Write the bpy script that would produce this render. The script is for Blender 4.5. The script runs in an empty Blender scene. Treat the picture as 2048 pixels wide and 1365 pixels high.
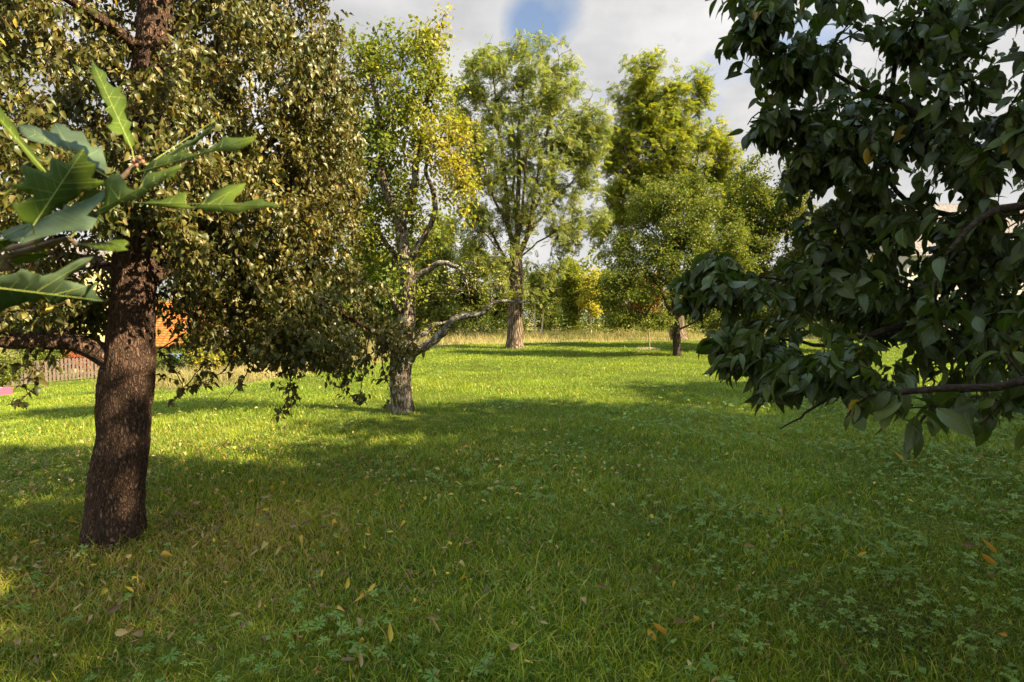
import bpy, math, random
import numpy as np
from mathutils import Vector, Matrix, noise as mnoise

rng = np.random.default_rng(7)
random.seed(7)
scene = bpy.context.scene
COL = scene.collection
R = math.radians

# ------------------------------------------------------------------ camera
F = 1138.0                      # focal length in photo pixels (2048 wide), a 20 mm lens
PITCH = math.atan(42.5 / F)     # horizon sits a little above the picture's middle
CAM = np.array([0.0, 0.0, 1.6])
cam_d = bpy.data.cameras.new("camera")
cam_d.lens = 20.0
cam_d.sensor_width = 36.0
cam_d.clip_start = 0.05
cam_d.clip_end = 1000.0
cam_d.dof.use_dof = True
cam_d.dof.focus_distance = 9.0
cam_d.dof.aperture_fstop = 7.0
cam = bpy.data.objects.new("camera", cam_d)
cam.location = CAM
cam.rotation_euler = (R(90) - PITCH, 0, 0)
COL.objects.link(cam)
scene.camera = cam

# ------------------------------------------------------------------ sky, sun, exposure
SUN_AZ_DIR = np.array([0.955, -0.297])        # the sun stands to the right, a little behind the camera
SUN_EL = R(38)
to_sun = Vector((SUN_AZ_DIR[0] * math.cos(SUN_EL), SUN_AZ_DIR[1] * math.cos(SUN_EL), math.sin(SUN_EL)))
sun_d = bpy.data.lights.new("sun", 'SUN')
sun_d.energy = 5.0
sun_d.angle = R(0.5)
sun_d.color = (1.0, 0.84, 0.55)
sun = bpy.data.objects.new("sun", sun_d)
sun.rotation_euler = to_sun.to_track_quat('Z', 'Y').to_euler()
sun.location = (30, 10, 40)
COL.objects.link(sun)

world = bpy.data.worlds.new("World")
scene.world = world
world.use_nodes = True
wn, wl = world.node_tree.nodes, world.node_tree.links
wn.clear()
w_out = wn.new('ShaderNodeOutputWorld')
sky = wn.new('ShaderNodeTexSky')
sky.sky_type = 'NISHITA'
sky.sun_disc = False
sky.sun_elevation = SUN_EL
sky.sun_rotation = math.atan2(SUN_AZ_DIR[0], SUN_AZ_DIR[1])
bg_sky = wn.new('ShaderNodeBackground'); bg_sky.inputs[1].default_value = 0.05
wl.new(sky.outputs[0], bg_sky.inputs[0])
tc = wn.new('ShaderNodeTexCoord')
mp = wn.new('ShaderNodeMapping'); mp.inputs['Scale'].default_value = (1.0, 1.0, 1.7)
mp.inputs['Location'].default_value = (3.3, 1.2, 0.4)
wl.new(tc.outputs['Generated'], mp.inputs[0])
n1 = wn.new('ShaderNodeTexNoise'); n1.inputs['Scale'].default_value = 3.6; n1.inputs['Detail'].default_value = 10; n1.inputs['Distortion'].default_value = .5
n1.inputs['Roughness'].default_value = 0.52
wl.new(mp.outputs[0], n1.inputs['Vector'])
mr = wn.new('ShaderNodeMapRange'); mr.inputs[1].default_value = 0.25; mr.inputs[2].default_value = 0.41; mr.inputs[3].default_value = 0.12
# gaps in the cloud: directions where blue shows
_f, _u, _r = (0, math.cos(PITCH), -math.sin(PITCH)), (0, math.sin(PITCH), math.cos(PITCH)), (1, 0, 0)
acc = n1.outputs[0]
for (hx, hy, rad, amt) in ((1080, 14, 5, .15), (1045, 70, 3.5, .11), (1215, 140, 4, .05), (1445, 165, 4, .06), (1560, 300, 5, .09), (770, 150, 5, .09), (1190, 470, 6, .09), (560, 60, 7, .09), (930, 400, 5, .07), (1640, 110, 5, .05)):
    v = Vector([_f[i] + _r[i] * (hx - 1024) / F + _u[i] * (682.5 - hy) / F for i in range(3)]).normalized()
    dn = wn.new('ShaderNodeVectorMath'); dn.operation = 'DOT_PRODUCT'; dn.inputs[1].default_value = v
    wl.new(tc.outputs['Generated'], dn.inputs[0])
    hm = wn.new('ShaderNodeMapRange'); hm.interpolation_type = 'SMOOTHSTEP'
    hm.inputs[1].default_value = math.cos(R(rad)); hm.inputs[2].default_value = 1.0; hm.inputs[3].default_value = 0; hm.inputs[4].default_value = amt
    wl.new(dn.outputs['Value'], hm.inputs[0])
    sb = wn.new('ShaderNodeMath'); sb.operation = 'SUBTRACT'; wl.new(acc, sb.inputs[0]); wl.new(hm.outputs[0], sb.inputs[1]); acc = sb.outputs[0]
wl.new(acc, mr.inputs[0])
n2 = wn.new('ShaderNodeTexNoise'); n2.inputs['Scale'].default_value = 3.4; n2.inputs['Detail'].default_value = 8
n2.inputs['Roughness'].default_value = 0.55
mp2 = wn.new('ShaderNodeMapping'); mp2.inputs['Location'].default_value = (7.7, 3.1, 1.9); mp2.inputs['Scale'].default_value = (1, 1, 1.9)
wl.new(tc.outputs['Generated'], mp2.inputs[0]); wl.new(mp2.outputs[0], n2.inputs['Vector'])
cr = wn.new('ShaderNodeValToRGB')
cr.color_ramp.elements[0].position = 0.36; cr.color_ramp.elements[0].color = (0.66, 0.66, 0.67, 1)
cr.color_ramp.elements[1].position = 0.62; cr.color_ramp.elements[1].color = (1.0, 0.98, 0.955, 1)
wl.new(n2.outputs[0], cr.inputs[0])
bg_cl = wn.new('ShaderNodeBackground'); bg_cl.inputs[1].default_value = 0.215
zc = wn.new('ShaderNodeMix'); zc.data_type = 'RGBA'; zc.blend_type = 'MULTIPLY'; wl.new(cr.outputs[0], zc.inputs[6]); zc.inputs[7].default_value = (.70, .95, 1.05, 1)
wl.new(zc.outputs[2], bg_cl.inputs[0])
# unseen cloud overhead brightened and tinted cooler, added fill for the foreground shade
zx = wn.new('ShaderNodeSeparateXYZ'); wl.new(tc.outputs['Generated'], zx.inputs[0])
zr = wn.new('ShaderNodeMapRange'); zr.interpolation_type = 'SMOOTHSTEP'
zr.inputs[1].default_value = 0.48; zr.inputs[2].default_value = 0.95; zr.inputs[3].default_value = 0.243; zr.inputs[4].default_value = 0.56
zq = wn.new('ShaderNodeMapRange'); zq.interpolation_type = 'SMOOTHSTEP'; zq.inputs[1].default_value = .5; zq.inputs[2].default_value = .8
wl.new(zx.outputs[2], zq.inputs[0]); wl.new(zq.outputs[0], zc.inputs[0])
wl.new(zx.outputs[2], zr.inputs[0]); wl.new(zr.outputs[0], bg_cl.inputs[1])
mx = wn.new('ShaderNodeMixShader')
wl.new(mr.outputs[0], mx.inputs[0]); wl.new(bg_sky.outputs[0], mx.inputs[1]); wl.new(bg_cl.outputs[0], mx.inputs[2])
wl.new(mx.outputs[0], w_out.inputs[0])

scene.view_settings.view_transform = 'Standard'
scene.view_settings.look = 'None'
scene.view_settings.gamma = 1.0
scene.view_settings.exposure = 2.02
scene.cycles.max_bounces = 8
scene.cycles.transmission_bounces = 5
scene.cycles.diffuse_bounces = 4
scene.cycles.use_denoising = True

# ------------------------------------------------------------------ helpers
_cp, _sp = math.cos(PITCH), math.sin(PITCH)
FWD = np.array([0, _cp, -_sp]); UP = np.array([0, _sp, _cp]); RIGHT = np.array([1.0, 0, 0])

def at(px, py, d):
    """world point seen at photo pixel (px, py), d metres in front of the camera"""
    return CAM + d * (FWD + RIGHT * ((px - 1024) / F) + UP * ((682.5 - py) / F))

def proj(P):
    q = np.asarray(P) - CAM
    d = q @ FWD
    return 1024 + F * (q @ RIGHT) / d, 682.5 - F * (q @ UP) / d, d

def gz(x, y):
    x = np.asarray(x, float); y = np.asarray(y, float)
    t = np.maximum(0, -x - 3.0)
    t = np.where(t < 2, t * t / 4, t - 1.0)
    h = -0.073 * np.minimum(t, 34)
    h = h + 0.014 * np.clip(y - 28, 0, 40)
    h = h + 0.025 * np.sin(x * 0.9 + 0.4 * y) * np.sin(y * 0.7 - 0.3 * x) + 0.015 * np.sin(x * 2.3 + 1.0) * np.sin(y * 1.9 + x)
    return h

def ground_at(px, py):
    """the ground point under a photo pixel"""
    d0, d1 = 1.0, 120.0
    for _ in range(50):
        d = (d0 + d1) / 2
        p = at(px, py, d)
        if p[2] > gz(p[0], p[1]): d0 = d
        else: d1 = d
    p = at(px, py, d0); p[2] = gz(p[0], p[1])
    return p

class MB:
    """collects faces with a per-face tint and a per-vertex uv; build() links them as one mesh object"""
    def __init__(self):
        self.v, self.uv, self.q, self.qt, self.t, self.tt = [], [], [], [], [], []
        self.n = 0
    def add(self, V, quads=None, tris=None, qt=None, tt=None, uv=None):
        V = np.asarray(V, np.float32).reshape(-1, 3)
        self.v.append(V)
        self.uv.append(np.zeros((len(V), 2), np.float32) if uv is None else np.asarray(uv, np.float32).reshape(-1, 2))
        if quads is not None and len(quads):
            quads = np.asarray(quads, np.int64).reshape(-1, 4)
            self.q.append(quads + self.n)
            self.qt.append(np.full(len(quads), 0.5, np.float32) if qt is None else np.broadcast_to(np.asarray(qt, np.float32), (len(quads),)))
        if tris is not None and len(tris):
            tris = np.asarray(tris, np.int64).reshape(-1, 3)
            self.t.append(tris + self.n)
            self.tt.append(np.full(len(tris), 0.5, np.float32) if tt is None else np.broadcast_to(np.asarray(tt, np.float32), (len(tris),)))
        self.n += len(V)
    def mesh(self, name, mat, smooth=False):
        me = bpy.data.meshes.new(name)
        V = np.concatenate(self.v) if self.v else np.zeros((0, 3), np.float32)
        UV = np.concatenate(self.uv)
        Q = np.concatenate(self.q) if self.q else np.zeros((0, 4), np.int64)
        T = np.concatenate(self.t) if self.t else np.zeros((0, 3), np.int64)
        tint = np.concatenate(self.qt + self.tt).astype(np.float32)
        loops = np.concatenate([Q.ravel(), T.ravel()]).astype(np.int32)
        starts = np.concatenate([np.arange(len(Q)) * 4, len(Q) * 4 + np.arange(len(T)) * 3]).astype(np.int32)
        me.vertices.add(len(V)); me.vertices.foreach_set("co", V.ravel())
        me.loops.add(len(loops)); me.loops.foreach_set("vertex_index", loops)
        me.polygons.add(len(starts)); me.polygons.foreach_set("loop_start", starts)
        me.polygons.foreach_set("use_smooth", np.full(len(starts), smooth, bool))
        a = me.attributes.new("tint", 'FLOAT', 'FACE'); a.data.foreach_set("value", tint)
        u = me.uv_layers.new(name="uv"); u.data.foreach_set("uv", UV[loops].ravel())
        me.materials.append(mat)
        me.update(calc_edges=True)
        return me
    def build(self, name, mat, parent=None, smooth=False):
        o = bpy.data.objects.new(name, self.mesh(name, mat, smooth))
        COL.objects.link(o)
        if parent is not None: set_parent(o, parent)
        return o

def set_parent(o, p):
    """parent; the mesh is written in world coordinates, so shift it into the parent's space"""
    o.parent = p
    o.matrix_parent_inverse = Matrix.Translation(-world_loc(p))

def world_loc(o):
    v = Vector(o.location)
    return v

def tag(o, label=None, cat=None, group=None, kind=None):
    if label: o['label'] = label
    if cat: o['category'] = cat
    if group: o['group'] = group
    if kind: o['kind'] = kind
    return o

def empty(name, loc, label, cat, group=None):
    o = bpy.data.objects.new(name, None)
    o.location = Vector([float(c) for c in loc]); o.empty_display_size = 0.3
    COL.objects.link(o)
    return tag(o, label, cat, group)

def norm(a):
    return a / np.maximum(np.linalg.norm(a, axis=-1, keepdims=True), 1e-9)

# ---- leaf templates: x width, y length (0..1), z normal
def leaf_template(rows=4, width=0.5, fold=0.18, curl=0.35, shape=0.75, tip=1.0):
    """a leaf blade with a folded midrib and a tip that curls down"""
    V, UV, Qd = [], [], []
    for i in range(rows + 1):
        t = i / rows
        w = width * 0.5 * (math.sin(math.pi * min(1, t ** shape)) ** 0.85 if 0 < t < 1 else 0.03)
        z = -curl * t * t
        yy = t * (1 - 0.25 * curl * t)
        for s in (-1, 0, 1):
            V.append((s * w, yy, z + abs(s) * fold * w * 2)); UV.append((0.5 + 0.5 * s * (w / (width * .5)), t))
    for i in range(rows):
        for j in range(2):
            a = i * 3 + j
            Qd.append((a, a + 1, a + 4, a + 3))
    return np.array(V), np.array(Qd), np.zeros((0, 3), int), np.array(UV)

def diamond_template(width=0.5, fold=0.15, curl=0.2):
    V = np.array([(0, 0, 0), (width / 2, .45, fold * width), (0, 1, -curl), (-width / 2, .45, fold * width)])
    return V, np.array([(0, 1, 2, 3)]), np.zeros((0, 3), int), np.array([(0.5, 0), (1, .45), (.5, 1), (0, .45)])

def pinnate_template(pairs=4, curl=0.25):
    V, Qd, UV = [], [], []
    def lf(base, dirv, L, w):
        d = np.array(dirv, float); d /= np.linalg.norm(d)
        b = np.cross(d, (0, 0, 1)); b /= np.linalg.norm(b)
        o = len(V); base = np.array(base, float)
        for p in (base, base + d * L * .45 + b * w / 2, base + d * L - np.array((0, 0, .06)), base + d * L * .45 - b * w / 2):
            V.append(p); UV.append((.5, .5))
        Qd.append((o, o + 1, o + 2, o + 3))
    for i in range(pairs):
        t = 0.18 + 0.66 * i / (pairs - 1)
        z = -curl * t * t
        for s in (-1, 1):
            lf((0, t, z), (s, 0.55, -0.12), 0.38, 0.19)
    lf((0, .86, -curl * .75), (0, 1, -.35), 0.38, 0.16)
    return np.array(V), np.array(Qd), np.zeros((0, 3), int), np.array(UV)

def frames(D, N):
    D = norm(D); B = norm(np.cross(D, N)); N2 = np.cross(B, D)
    return B, D, N2

def add_leaves(mb, tpl, P, D, N, S, tint, wscale=None):
    V, Qd, Tr, UV = tpl
    k, n = len(V), len(P)
    if n == 0: return
    B, D, N = frames(D, N)
    S = np.broadcast_to(np.asarray(S, float), (n,))
    X = V[:, 0][None, :, None]
    if wscale is not None: X = X * np.asarray(wscale)[:, None, None]
    W = P[:, None, :] + S[:, None, None] * (X * B[:, None, :] + V[:, 1][None, :, None] * D[:, None, :] + V[:, 2][None, :, None] * N[:, None, :])
    off = (np.arange(n) * k)[:, None, None]
    q = (Qd[None] + off).reshape(-1, 4) if len(Qd) else None
    t = (Tr[None] + off).reshape(-1, 3) if len(Tr) else None
    tint = np.broadcast_to(np.asarray(tint, np.float32), (n,))
    mb.add(W.reshape(-1, 3), q, t, np.repeat(tint, len(Qd)), np.repeat(tint, len(Tr)), np.tile(UV, (n, 1)))

# ---- tubes
def tube(mb, P, r, sides=6, tint=0.5, cap=True, rough=0.0, seed=0):
    P = np.asarray(P, float); n = len(P)
    r = np.broadcast_to(np.asarray(r, float), (n,))
    T = np.gradient(P, axis=0); T = norm(T)
    ref = np.array([0.31, 0.2, 0.93]) if abs(T[0] @ np.array([0.31, 0.2, 0.93])) < 0.9 else np.array([1.0, 0.1, 0])
    U = np.zeros_like(P)
    u = np.cross(T[0], ref); u /= np.linalg.norm(u)
    for i in range(n):
        u = u - T[i] * (u @ T[i]); u /= max(np.linalg.norm(u), 1e-9); U[i] = u
    W = np.cross(T, U)
    a = np.linspace(0, 2 * np.pi, sides, endpoint=False)
    rr = r[:, None] * np.ones(sides)[None]
    if rough:
        s = np.cumsum(np.r_[0, np.linalg.norm(np.diff(P, axis=0), axis=1)])
        for k, (fa, fs, am) in enumerate(((2, 1.3, .6), (3, 2.1, .5), (5, 3.7, .4), (8, 7.0, .3))):
            rr = rr * (1 + rough * am * np.sin(fa * a[None] + fs * s[:, None] + 1.7 * k + seed) * np.cos(fs * 1.3 * s[:, None] + k * 2.1 + seed))
    V = P[:, None] + rr[..., None] * (np.cos(a)[None, :, None] * U[:, None] + np.sin(a)[None, :, None] * W[:, None])
    i = np.arange(n - 1)[:, None] * sides; j = np.arange(sides)[None]; j2 = (j + 1) % sides
    Qd = np.stack([i + j, i + j2, i + sides + j2, i + sides + j], -1).reshape(-1, 4)
    s = np.cumsum(np.r_[0, np.linalg.norm(np.diff(P, axis=0), axis=1)])
    UV = np.stack([np.broadcast_to(a[None] / (2 * np.pi), (n, sides)), np.broadcast_to(s[:, None], (n, sides))], -1)
    mb.add(V.reshape(-1, 3), Qd, None, np.full(len(Qd), tint), None, UV.reshape(-1, 2))
    if cap:
        c = np.arange(sides)
        tr = np.stack([np.zeros(sides - 2, int), c[1:-1], c[2:]], -1)
        mb.add(V[-1], None, tr, None, np.full(sides - 2, tint))

def smooth_path(P, step):
    """Catmull-Rom through the points, resampled about every step metres; last column(s) may be radii"""
    P = np.asarray(P, float)
    Q = np.vstack([2 * P[0] - P[1], P, 2 * P[-1] - P[-2]])
    out = []
    for i in range(1, len(Q) - 2):
        n = max(2, int(math.ceil(np.linalg.norm(Q[i + 1, :3] - Q[i, :3]) / step)))
        t = np.linspace(0, 1, n, endpoint=False)[:, None]
        a, b, c, d = Q[i - 1], Q[i], Q[i + 1], Q[i + 2]
        out.append(0.5 * (2 * b + (c - a) * t + (2 * a - 5 * b + 4 * c - d) * t ** 2 + (3 * b - a - 3 * c + d) * t ** 3))
    out.append(P[-1][None])
    return np.vstack(out)

class Skel:
    """a tree's skeleton: hand-set limbs first, then twigs grown towards leaf-cluster points"""
    def __init__(self, cap=60000):
        self.p = np.zeros((cap, 3)); self.par = np.full(cap, -1); self.dir = np.zeros((cap, 3))
        self.rf = np.full(cap, -1.0); self.n = 0; self.paths = []; self.twigs = []
    def _add(self, p, par, d, rf=-1):
        i = self.n; self.p[i] = p; self.par[i] = par; self.dir[i] = d; self.rf[i] = rf; self.n += 1
        return i
    def limb(self, pts, step=0.15, wobble=0.0):
        """pts: rows of x, y, z, radius; it starts from the nearest node that stands"""
        Q = smooth_path(pts, step)
        if wobble:
            k = len(Q); w = np.cumsum(rng.normal(0, wobble, (k, 3)), 0); w -= np.linspace(0, 1, k)[:, None] * w[-1] ; Q[:, :3] += w
        par = -1
        idx = []
        if self.n:
            par = int(np.argmin(((self.p[:self.n] - Q[0, :3]) ** 2).sum(1))); idx.append(par)
            Q = Q[1:] if np.linalg.norm(Q[0, :3] - self.p[par]) < 0.3 * step else Q
        d = norm(np.gradient(Q[:, :3], axis=0))
        for q, dd in zip(Q, d):
            par = self._add(q[:3], par, dd, q[3]); idx.append(par)
        self.paths.append(idx)
        return idx
    def grow(self, targets, step=0.2, angle=0.6, bend=0.35, sag=0.0, jit=0.12, minr=0):
        base = self.p[0]
        nodes_ok = np.ones(len(self.p), bool)
        order = np.argsort(np.array([np.min(((self.p[:self.n] - t) ** 2).sum(1)) for t in targets]))
        for k in order:
            t = targets[k]
            v = t - self.p[:self.n]; dist = np.linalg.norm(v, axis=1)
            cosang = (v * self.dir[:self.n]).sum(1) / np.maximum(dist, 1e-6)
            cost = dist * (1 + angle * (1 - cosang)) + np.where(dist < 1e-3, 9, 0) + np.where(self.p[:self.n, 2] < minr, 50, 0)
            i = int(np.argmin(cost)); L = dist[i]
            c = self.p[i] + self.dir[i] * L * bend + rng.normal(0, 0.05, 3) * L
            m = max(2, int(math.ceil(L / step)))
            tt = np.linspace(0, 1, m + 1)[1:, None]
            Q = (1 - tt) ** 2 * self.p[i] + 2 * tt * (1 - tt) * c + tt ** 2 * t
            Q[:, 2] -= sag * L * (tt[:, 0] ** 2)
            Q[:-1] += rng.normal(0, jit * step, (m - 1 if m > 1 else 0, 3)) if m > 1 else 0
            idx = [i]; prev = self.p[i]
            for q in Q:
                dd = q - prev; dd = dd / max(np.linalg.norm(dd), 1e-6); prev = q
                idx.append(self._add(q, idx[-1], dd))
            self.paths.append(idx); self.twigs.append(idx)
    def radii(self, rt=0.004, ex=0.47):
        cnt = np.zeros(self.n)
        has = np.zeros(self.n, bool)
        has[self.par[1:self.n][self.par[1:self.n] >= 0]] = True
        cnt[~has] = 1
        for i in range(self.n - 1, 0, -1):
            if self.par[i] >= 0: cnt[self.par[i]] += cnt[i]
        r = rt * np.maximum(cnt, 1) ** ex
        for i in range(1, self.n):
            if self.rf[i] >= 0: r[i] = self.rf[i]
            elif self.par[i] >= 0: r[i] = min(r[i], r[self.par[i]] * 0.92)
        if self.rf[0] >= 0: r[0] = self.rf[0]
        self.r = r
    def wood(self, mb, big=0.05, rough=0.0, sides=(16, 7, 4, 3), skip=0.0):
        for idx in self.paths:
            r = self.r[idx].copy(); P = self.p[idx]
            if len(idx) < 2: continue
            if idx is not self.paths[0]: r[0] = min(r[0], r[1] * 1.15)
            m = r.max()
            if m < skip: continue
            s = sides[0] if m > big else sides[1] if m > big * .35 else sides[2] if m > big * .12 else sides[3]
            tube(mb, P, r, s, tint=0.5, cap=True, rough=rough if m > big * .35 else 0, seed=idx[0] * .37)

def ell(px, py, d, rx, ry, rd=None):
    """an ellipsoid lobe of a crown: centre and half-sizes read in photo pixels, rd its half-depth in metres"""
    c = at(px, py, d)
    return (c, np.array([rx * d / F, (rd if rd is not None else rx * d / F), ry * d / F]))

def sample_lobes(lobes, n, shell=0.5, gap=0.0, gscale=1.0, seed=0.0, keep=None):
    w = np.array([l[1].prod() ** 0.8 for l in lobes]); w = w / w.sum()
    out = []
    tries = 0
    while len(out) < n and tries < 60:
        tries += 1
        k = rng.choice(len(lobes), n, p=w)
        u = norm(rng.normal(size=(n, 3))); rad = rng.random(n) ** shell
        for i in range(n):
            c, r = lobes[k[i]]
            p = c + u[i] * r * rad[i]
            if gap:
                if mnoise.noise(Vector(p * gscale + seed)) < -0.35 + gap * 0.5 + rng.normal(0, .06): continue
            if p[2] < gz(p[0], p[1]) + 0.25: continue
            if keep is not None and not keep(p): continue
            out.append(p)
            if len(out) >= n: break
    return np.array(out)

def twig_leaves(sk, mb, tpl, per, size, sig=0.05, droop=0.4, span=0.5, up=0.8, tintf=None, spread=0.9, maxr=0.02, smin=.65, wj=0.2):
    """leaves set along the outer length of every grown twig"""
    Ps, Ds = [], []
    for idx in sk.twigs:
        P = sk.p[idx]
        seg = np.linalg.norm(np.diff(P, axis=0), axis=1)
        s = np.r_[0, np.cumsum(seg)]; L = s[-1]
        n = rng.poisson(per)
        if n == 0: continue
        t = np.clip(L - np.abs(rng.random(n) ** 1.2) * min(L, span), 0, L)
        j = np.clip(np.searchsorted(s, t) - 1, 0, len(seg) - 1)
        f = ((t - s[j]) / np.maximum(seg[j], 1e-6))[:, None]
        Ps.append(P[j] * (1 - f) + P[j + 1] * f); Ds.append(norm(P[j + 1] - P[j]))
    P = np.vstack(Ps) + 0; D0 = np.vstack(Ds); n = len(P)
    P = P + rng.normal(0, sig, (n, 3))
    D = D0 * 0.6 + rng.normal(0, spread, (n, 3)) * np.array([1, 1, .6]); D[:, 2] -= droop
    N = rng.normal(0, 0.5, (n, 3)) + np.array([0, 0, up])
    S = size * (smin + (1.25 - smin) * rng.random(n))
    tint = rng.random(n) if tintf is None else tintf(P)
    add_leaves(mb, tpl, P, D, N, S, tint, 1 + rng.normal(0, wj, n))
    return n

# ------------------------------------------------------------------ materials
def new_mat(name):
    m = bpy.data.materials.new(name); m.use_nodes = True
    nt = m.node_tree; nt.nodes.clear()
    out = nt.nodes.new('ShaderNodeOutputMaterial')
    return m, nt.nodes, nt.links, out

def ramp(nodes, stops):
    r = nodes.new('ShaderNodeValToRGB')
    e = r.color_ramp.elements
    while len(e) < len(stops): e.new(0.5)
    for i, (p, c) in enumerate(stops):
        e[i].position = p; e[i].color = (*c, 1)
    return r

def leaf_mat(name, stops, trans=0.35, rough=0.5, spec=0.3, veins=0.0, tcol=(1.25, 1.25, .55), nscale=0.0, side_veins=False):
    m, nd, lk, out = new_mat(name)
    a = nd.new('ShaderNodeAttribute'); a.attribute_name = 'tint'
    r = ramp(nd, stops)
    lk.new(a.outputs['Fac'], r.inputs[0])
    col = r.outputs[0]
    if nscale:
        g = nd.new('ShaderNodeNewGeometry'); n = nd.new('ShaderNodeTexNoise'); n.inputs['Scale'].default_value = nscale; n.inputs['Detail'].default_value = 3
        lk.new(g.outputs['Position'], n.inputs['Vector'])
        mr = nd.new('ShaderNodeMapRange'); mr.inputs[1].default_value = .3; mr.inputs[2].default_value = .7; mr.inputs[3].default_value = .72; mr.inputs[4].default_value = 1.25
        lk.new(n.outputs[0], mr.inputs[0])
        mm = nd.new('ShaderNodeMix'); mm.data_type = 'RGBA'; mm.blend_type = 'MULTIPLY'; mm.inputs[0].default_value = 1
        lk.new(col, mm.inputs[6]); lk.new(mr.outputs[0], mm.inputs[7]); col = mm.outputs[2]
    bump = None
    if veins:
        uv = nd.new('ShaderNodeUVMap'); sx = nd.new('ShaderNodeSeparateXYZ'); lk.new(uv.outputs[0], sx.inputs[0])
        def math_(op, x, y=None, v=None):
            q = nd.new('ShaderNodeMath'); q.operation = op; q.use_clamp = False
            lk.new(x, q.inputs[0])
            if y is not None: lk.new(y, q.inputs[1])
            if v is not None: q.inputs[1].default_value = v
            return q.outputs[0]
        cx = math_('ABSOLUTE', math_('SUBTRACT', sx.outputs[0], v=0.5))
        mid = nd.new('ShaderNodeMapRange'); mid.inputs[1].default_value = 0.0; mid.inputs[2].default_value = 0.035; mid.inputs[3].default_value = 1; mid.inputs[4].default_value = 0
        lk.new(cx, mid.inputs[0])
        f = mid.outputs[0]
        ph = math_('SUBTRACT', math_('MULTIPLY', sx.outputs[1], v=9.0), math_('MULTIPLY', cx, v=7.0))
        fr = math_('ABSOLUTE', math_('SUBTRACT', math_('FRACT', ph), v=0.5))
        sv = nd.new('ShaderNodeMapRange'); sv.inputs[1].default_value = 0.0; sv.inputs[2].default_value = 0.16; sv.inputs[3].default_value = .55; sv.inputs[4].default_value = 0
        lk.new(fr, sv.inputs[0])
        f = math_('MAXIMUM', f, sv.outputs[0])
        f2 = math_('MULTIPLY', f, v=veins)
        mm = nd.new('ShaderNodeMix'); mm.data_type = 'RGBA'
        lk.new(f2, mm.inputs[0]); lk.new(col, mm.inputs[6]); mm.inputs[7].default_value = (.30, .33, .10, 1)
        col = mm.outputs[2]
        bump = nd.new('ShaderNodeBump'); bump.inputs['Strength'].default_value = 0.35; bump.inputs['Distance'].default_value = 0.004
        lk.new(f, bump.inputs['Height']); bump.invert = True
    p = nd.new('ShaderNodeBsdfPrincipled')
    p.inputs['Roughness'].default_value = rough
    p.inputs['Specular IOR Level'].default_value = spec
    lk.new(col, p.inputs['Base Color'])
    if bump: lk.new(bump.outputs[0], p.inputs['Normal'])
    t = nd.new('ShaderNodeBsdfTranslucent')
    tm = nd.new('ShaderNodeMix'); tm.data_type = 'RGBA'; tm.blend_type = 'MULTIPLY'; tm.inputs[0].default_value = 1
    lk.new(col, tm.inputs[6]); tm.inputs[7].default_value = (*tcol, 1)
    lk.new(tm.outputs[2], t.inputs[0])
    x = nd.new('ShaderNodeMixShader'); x.inputs[0].default_value = trans
    lk.new(p.outputs[0], x.inputs[1]); lk.new(t.outputs[0], x.inputs[2]); lk.new(x.outputs[0], out.inputs[0])
    return m

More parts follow.
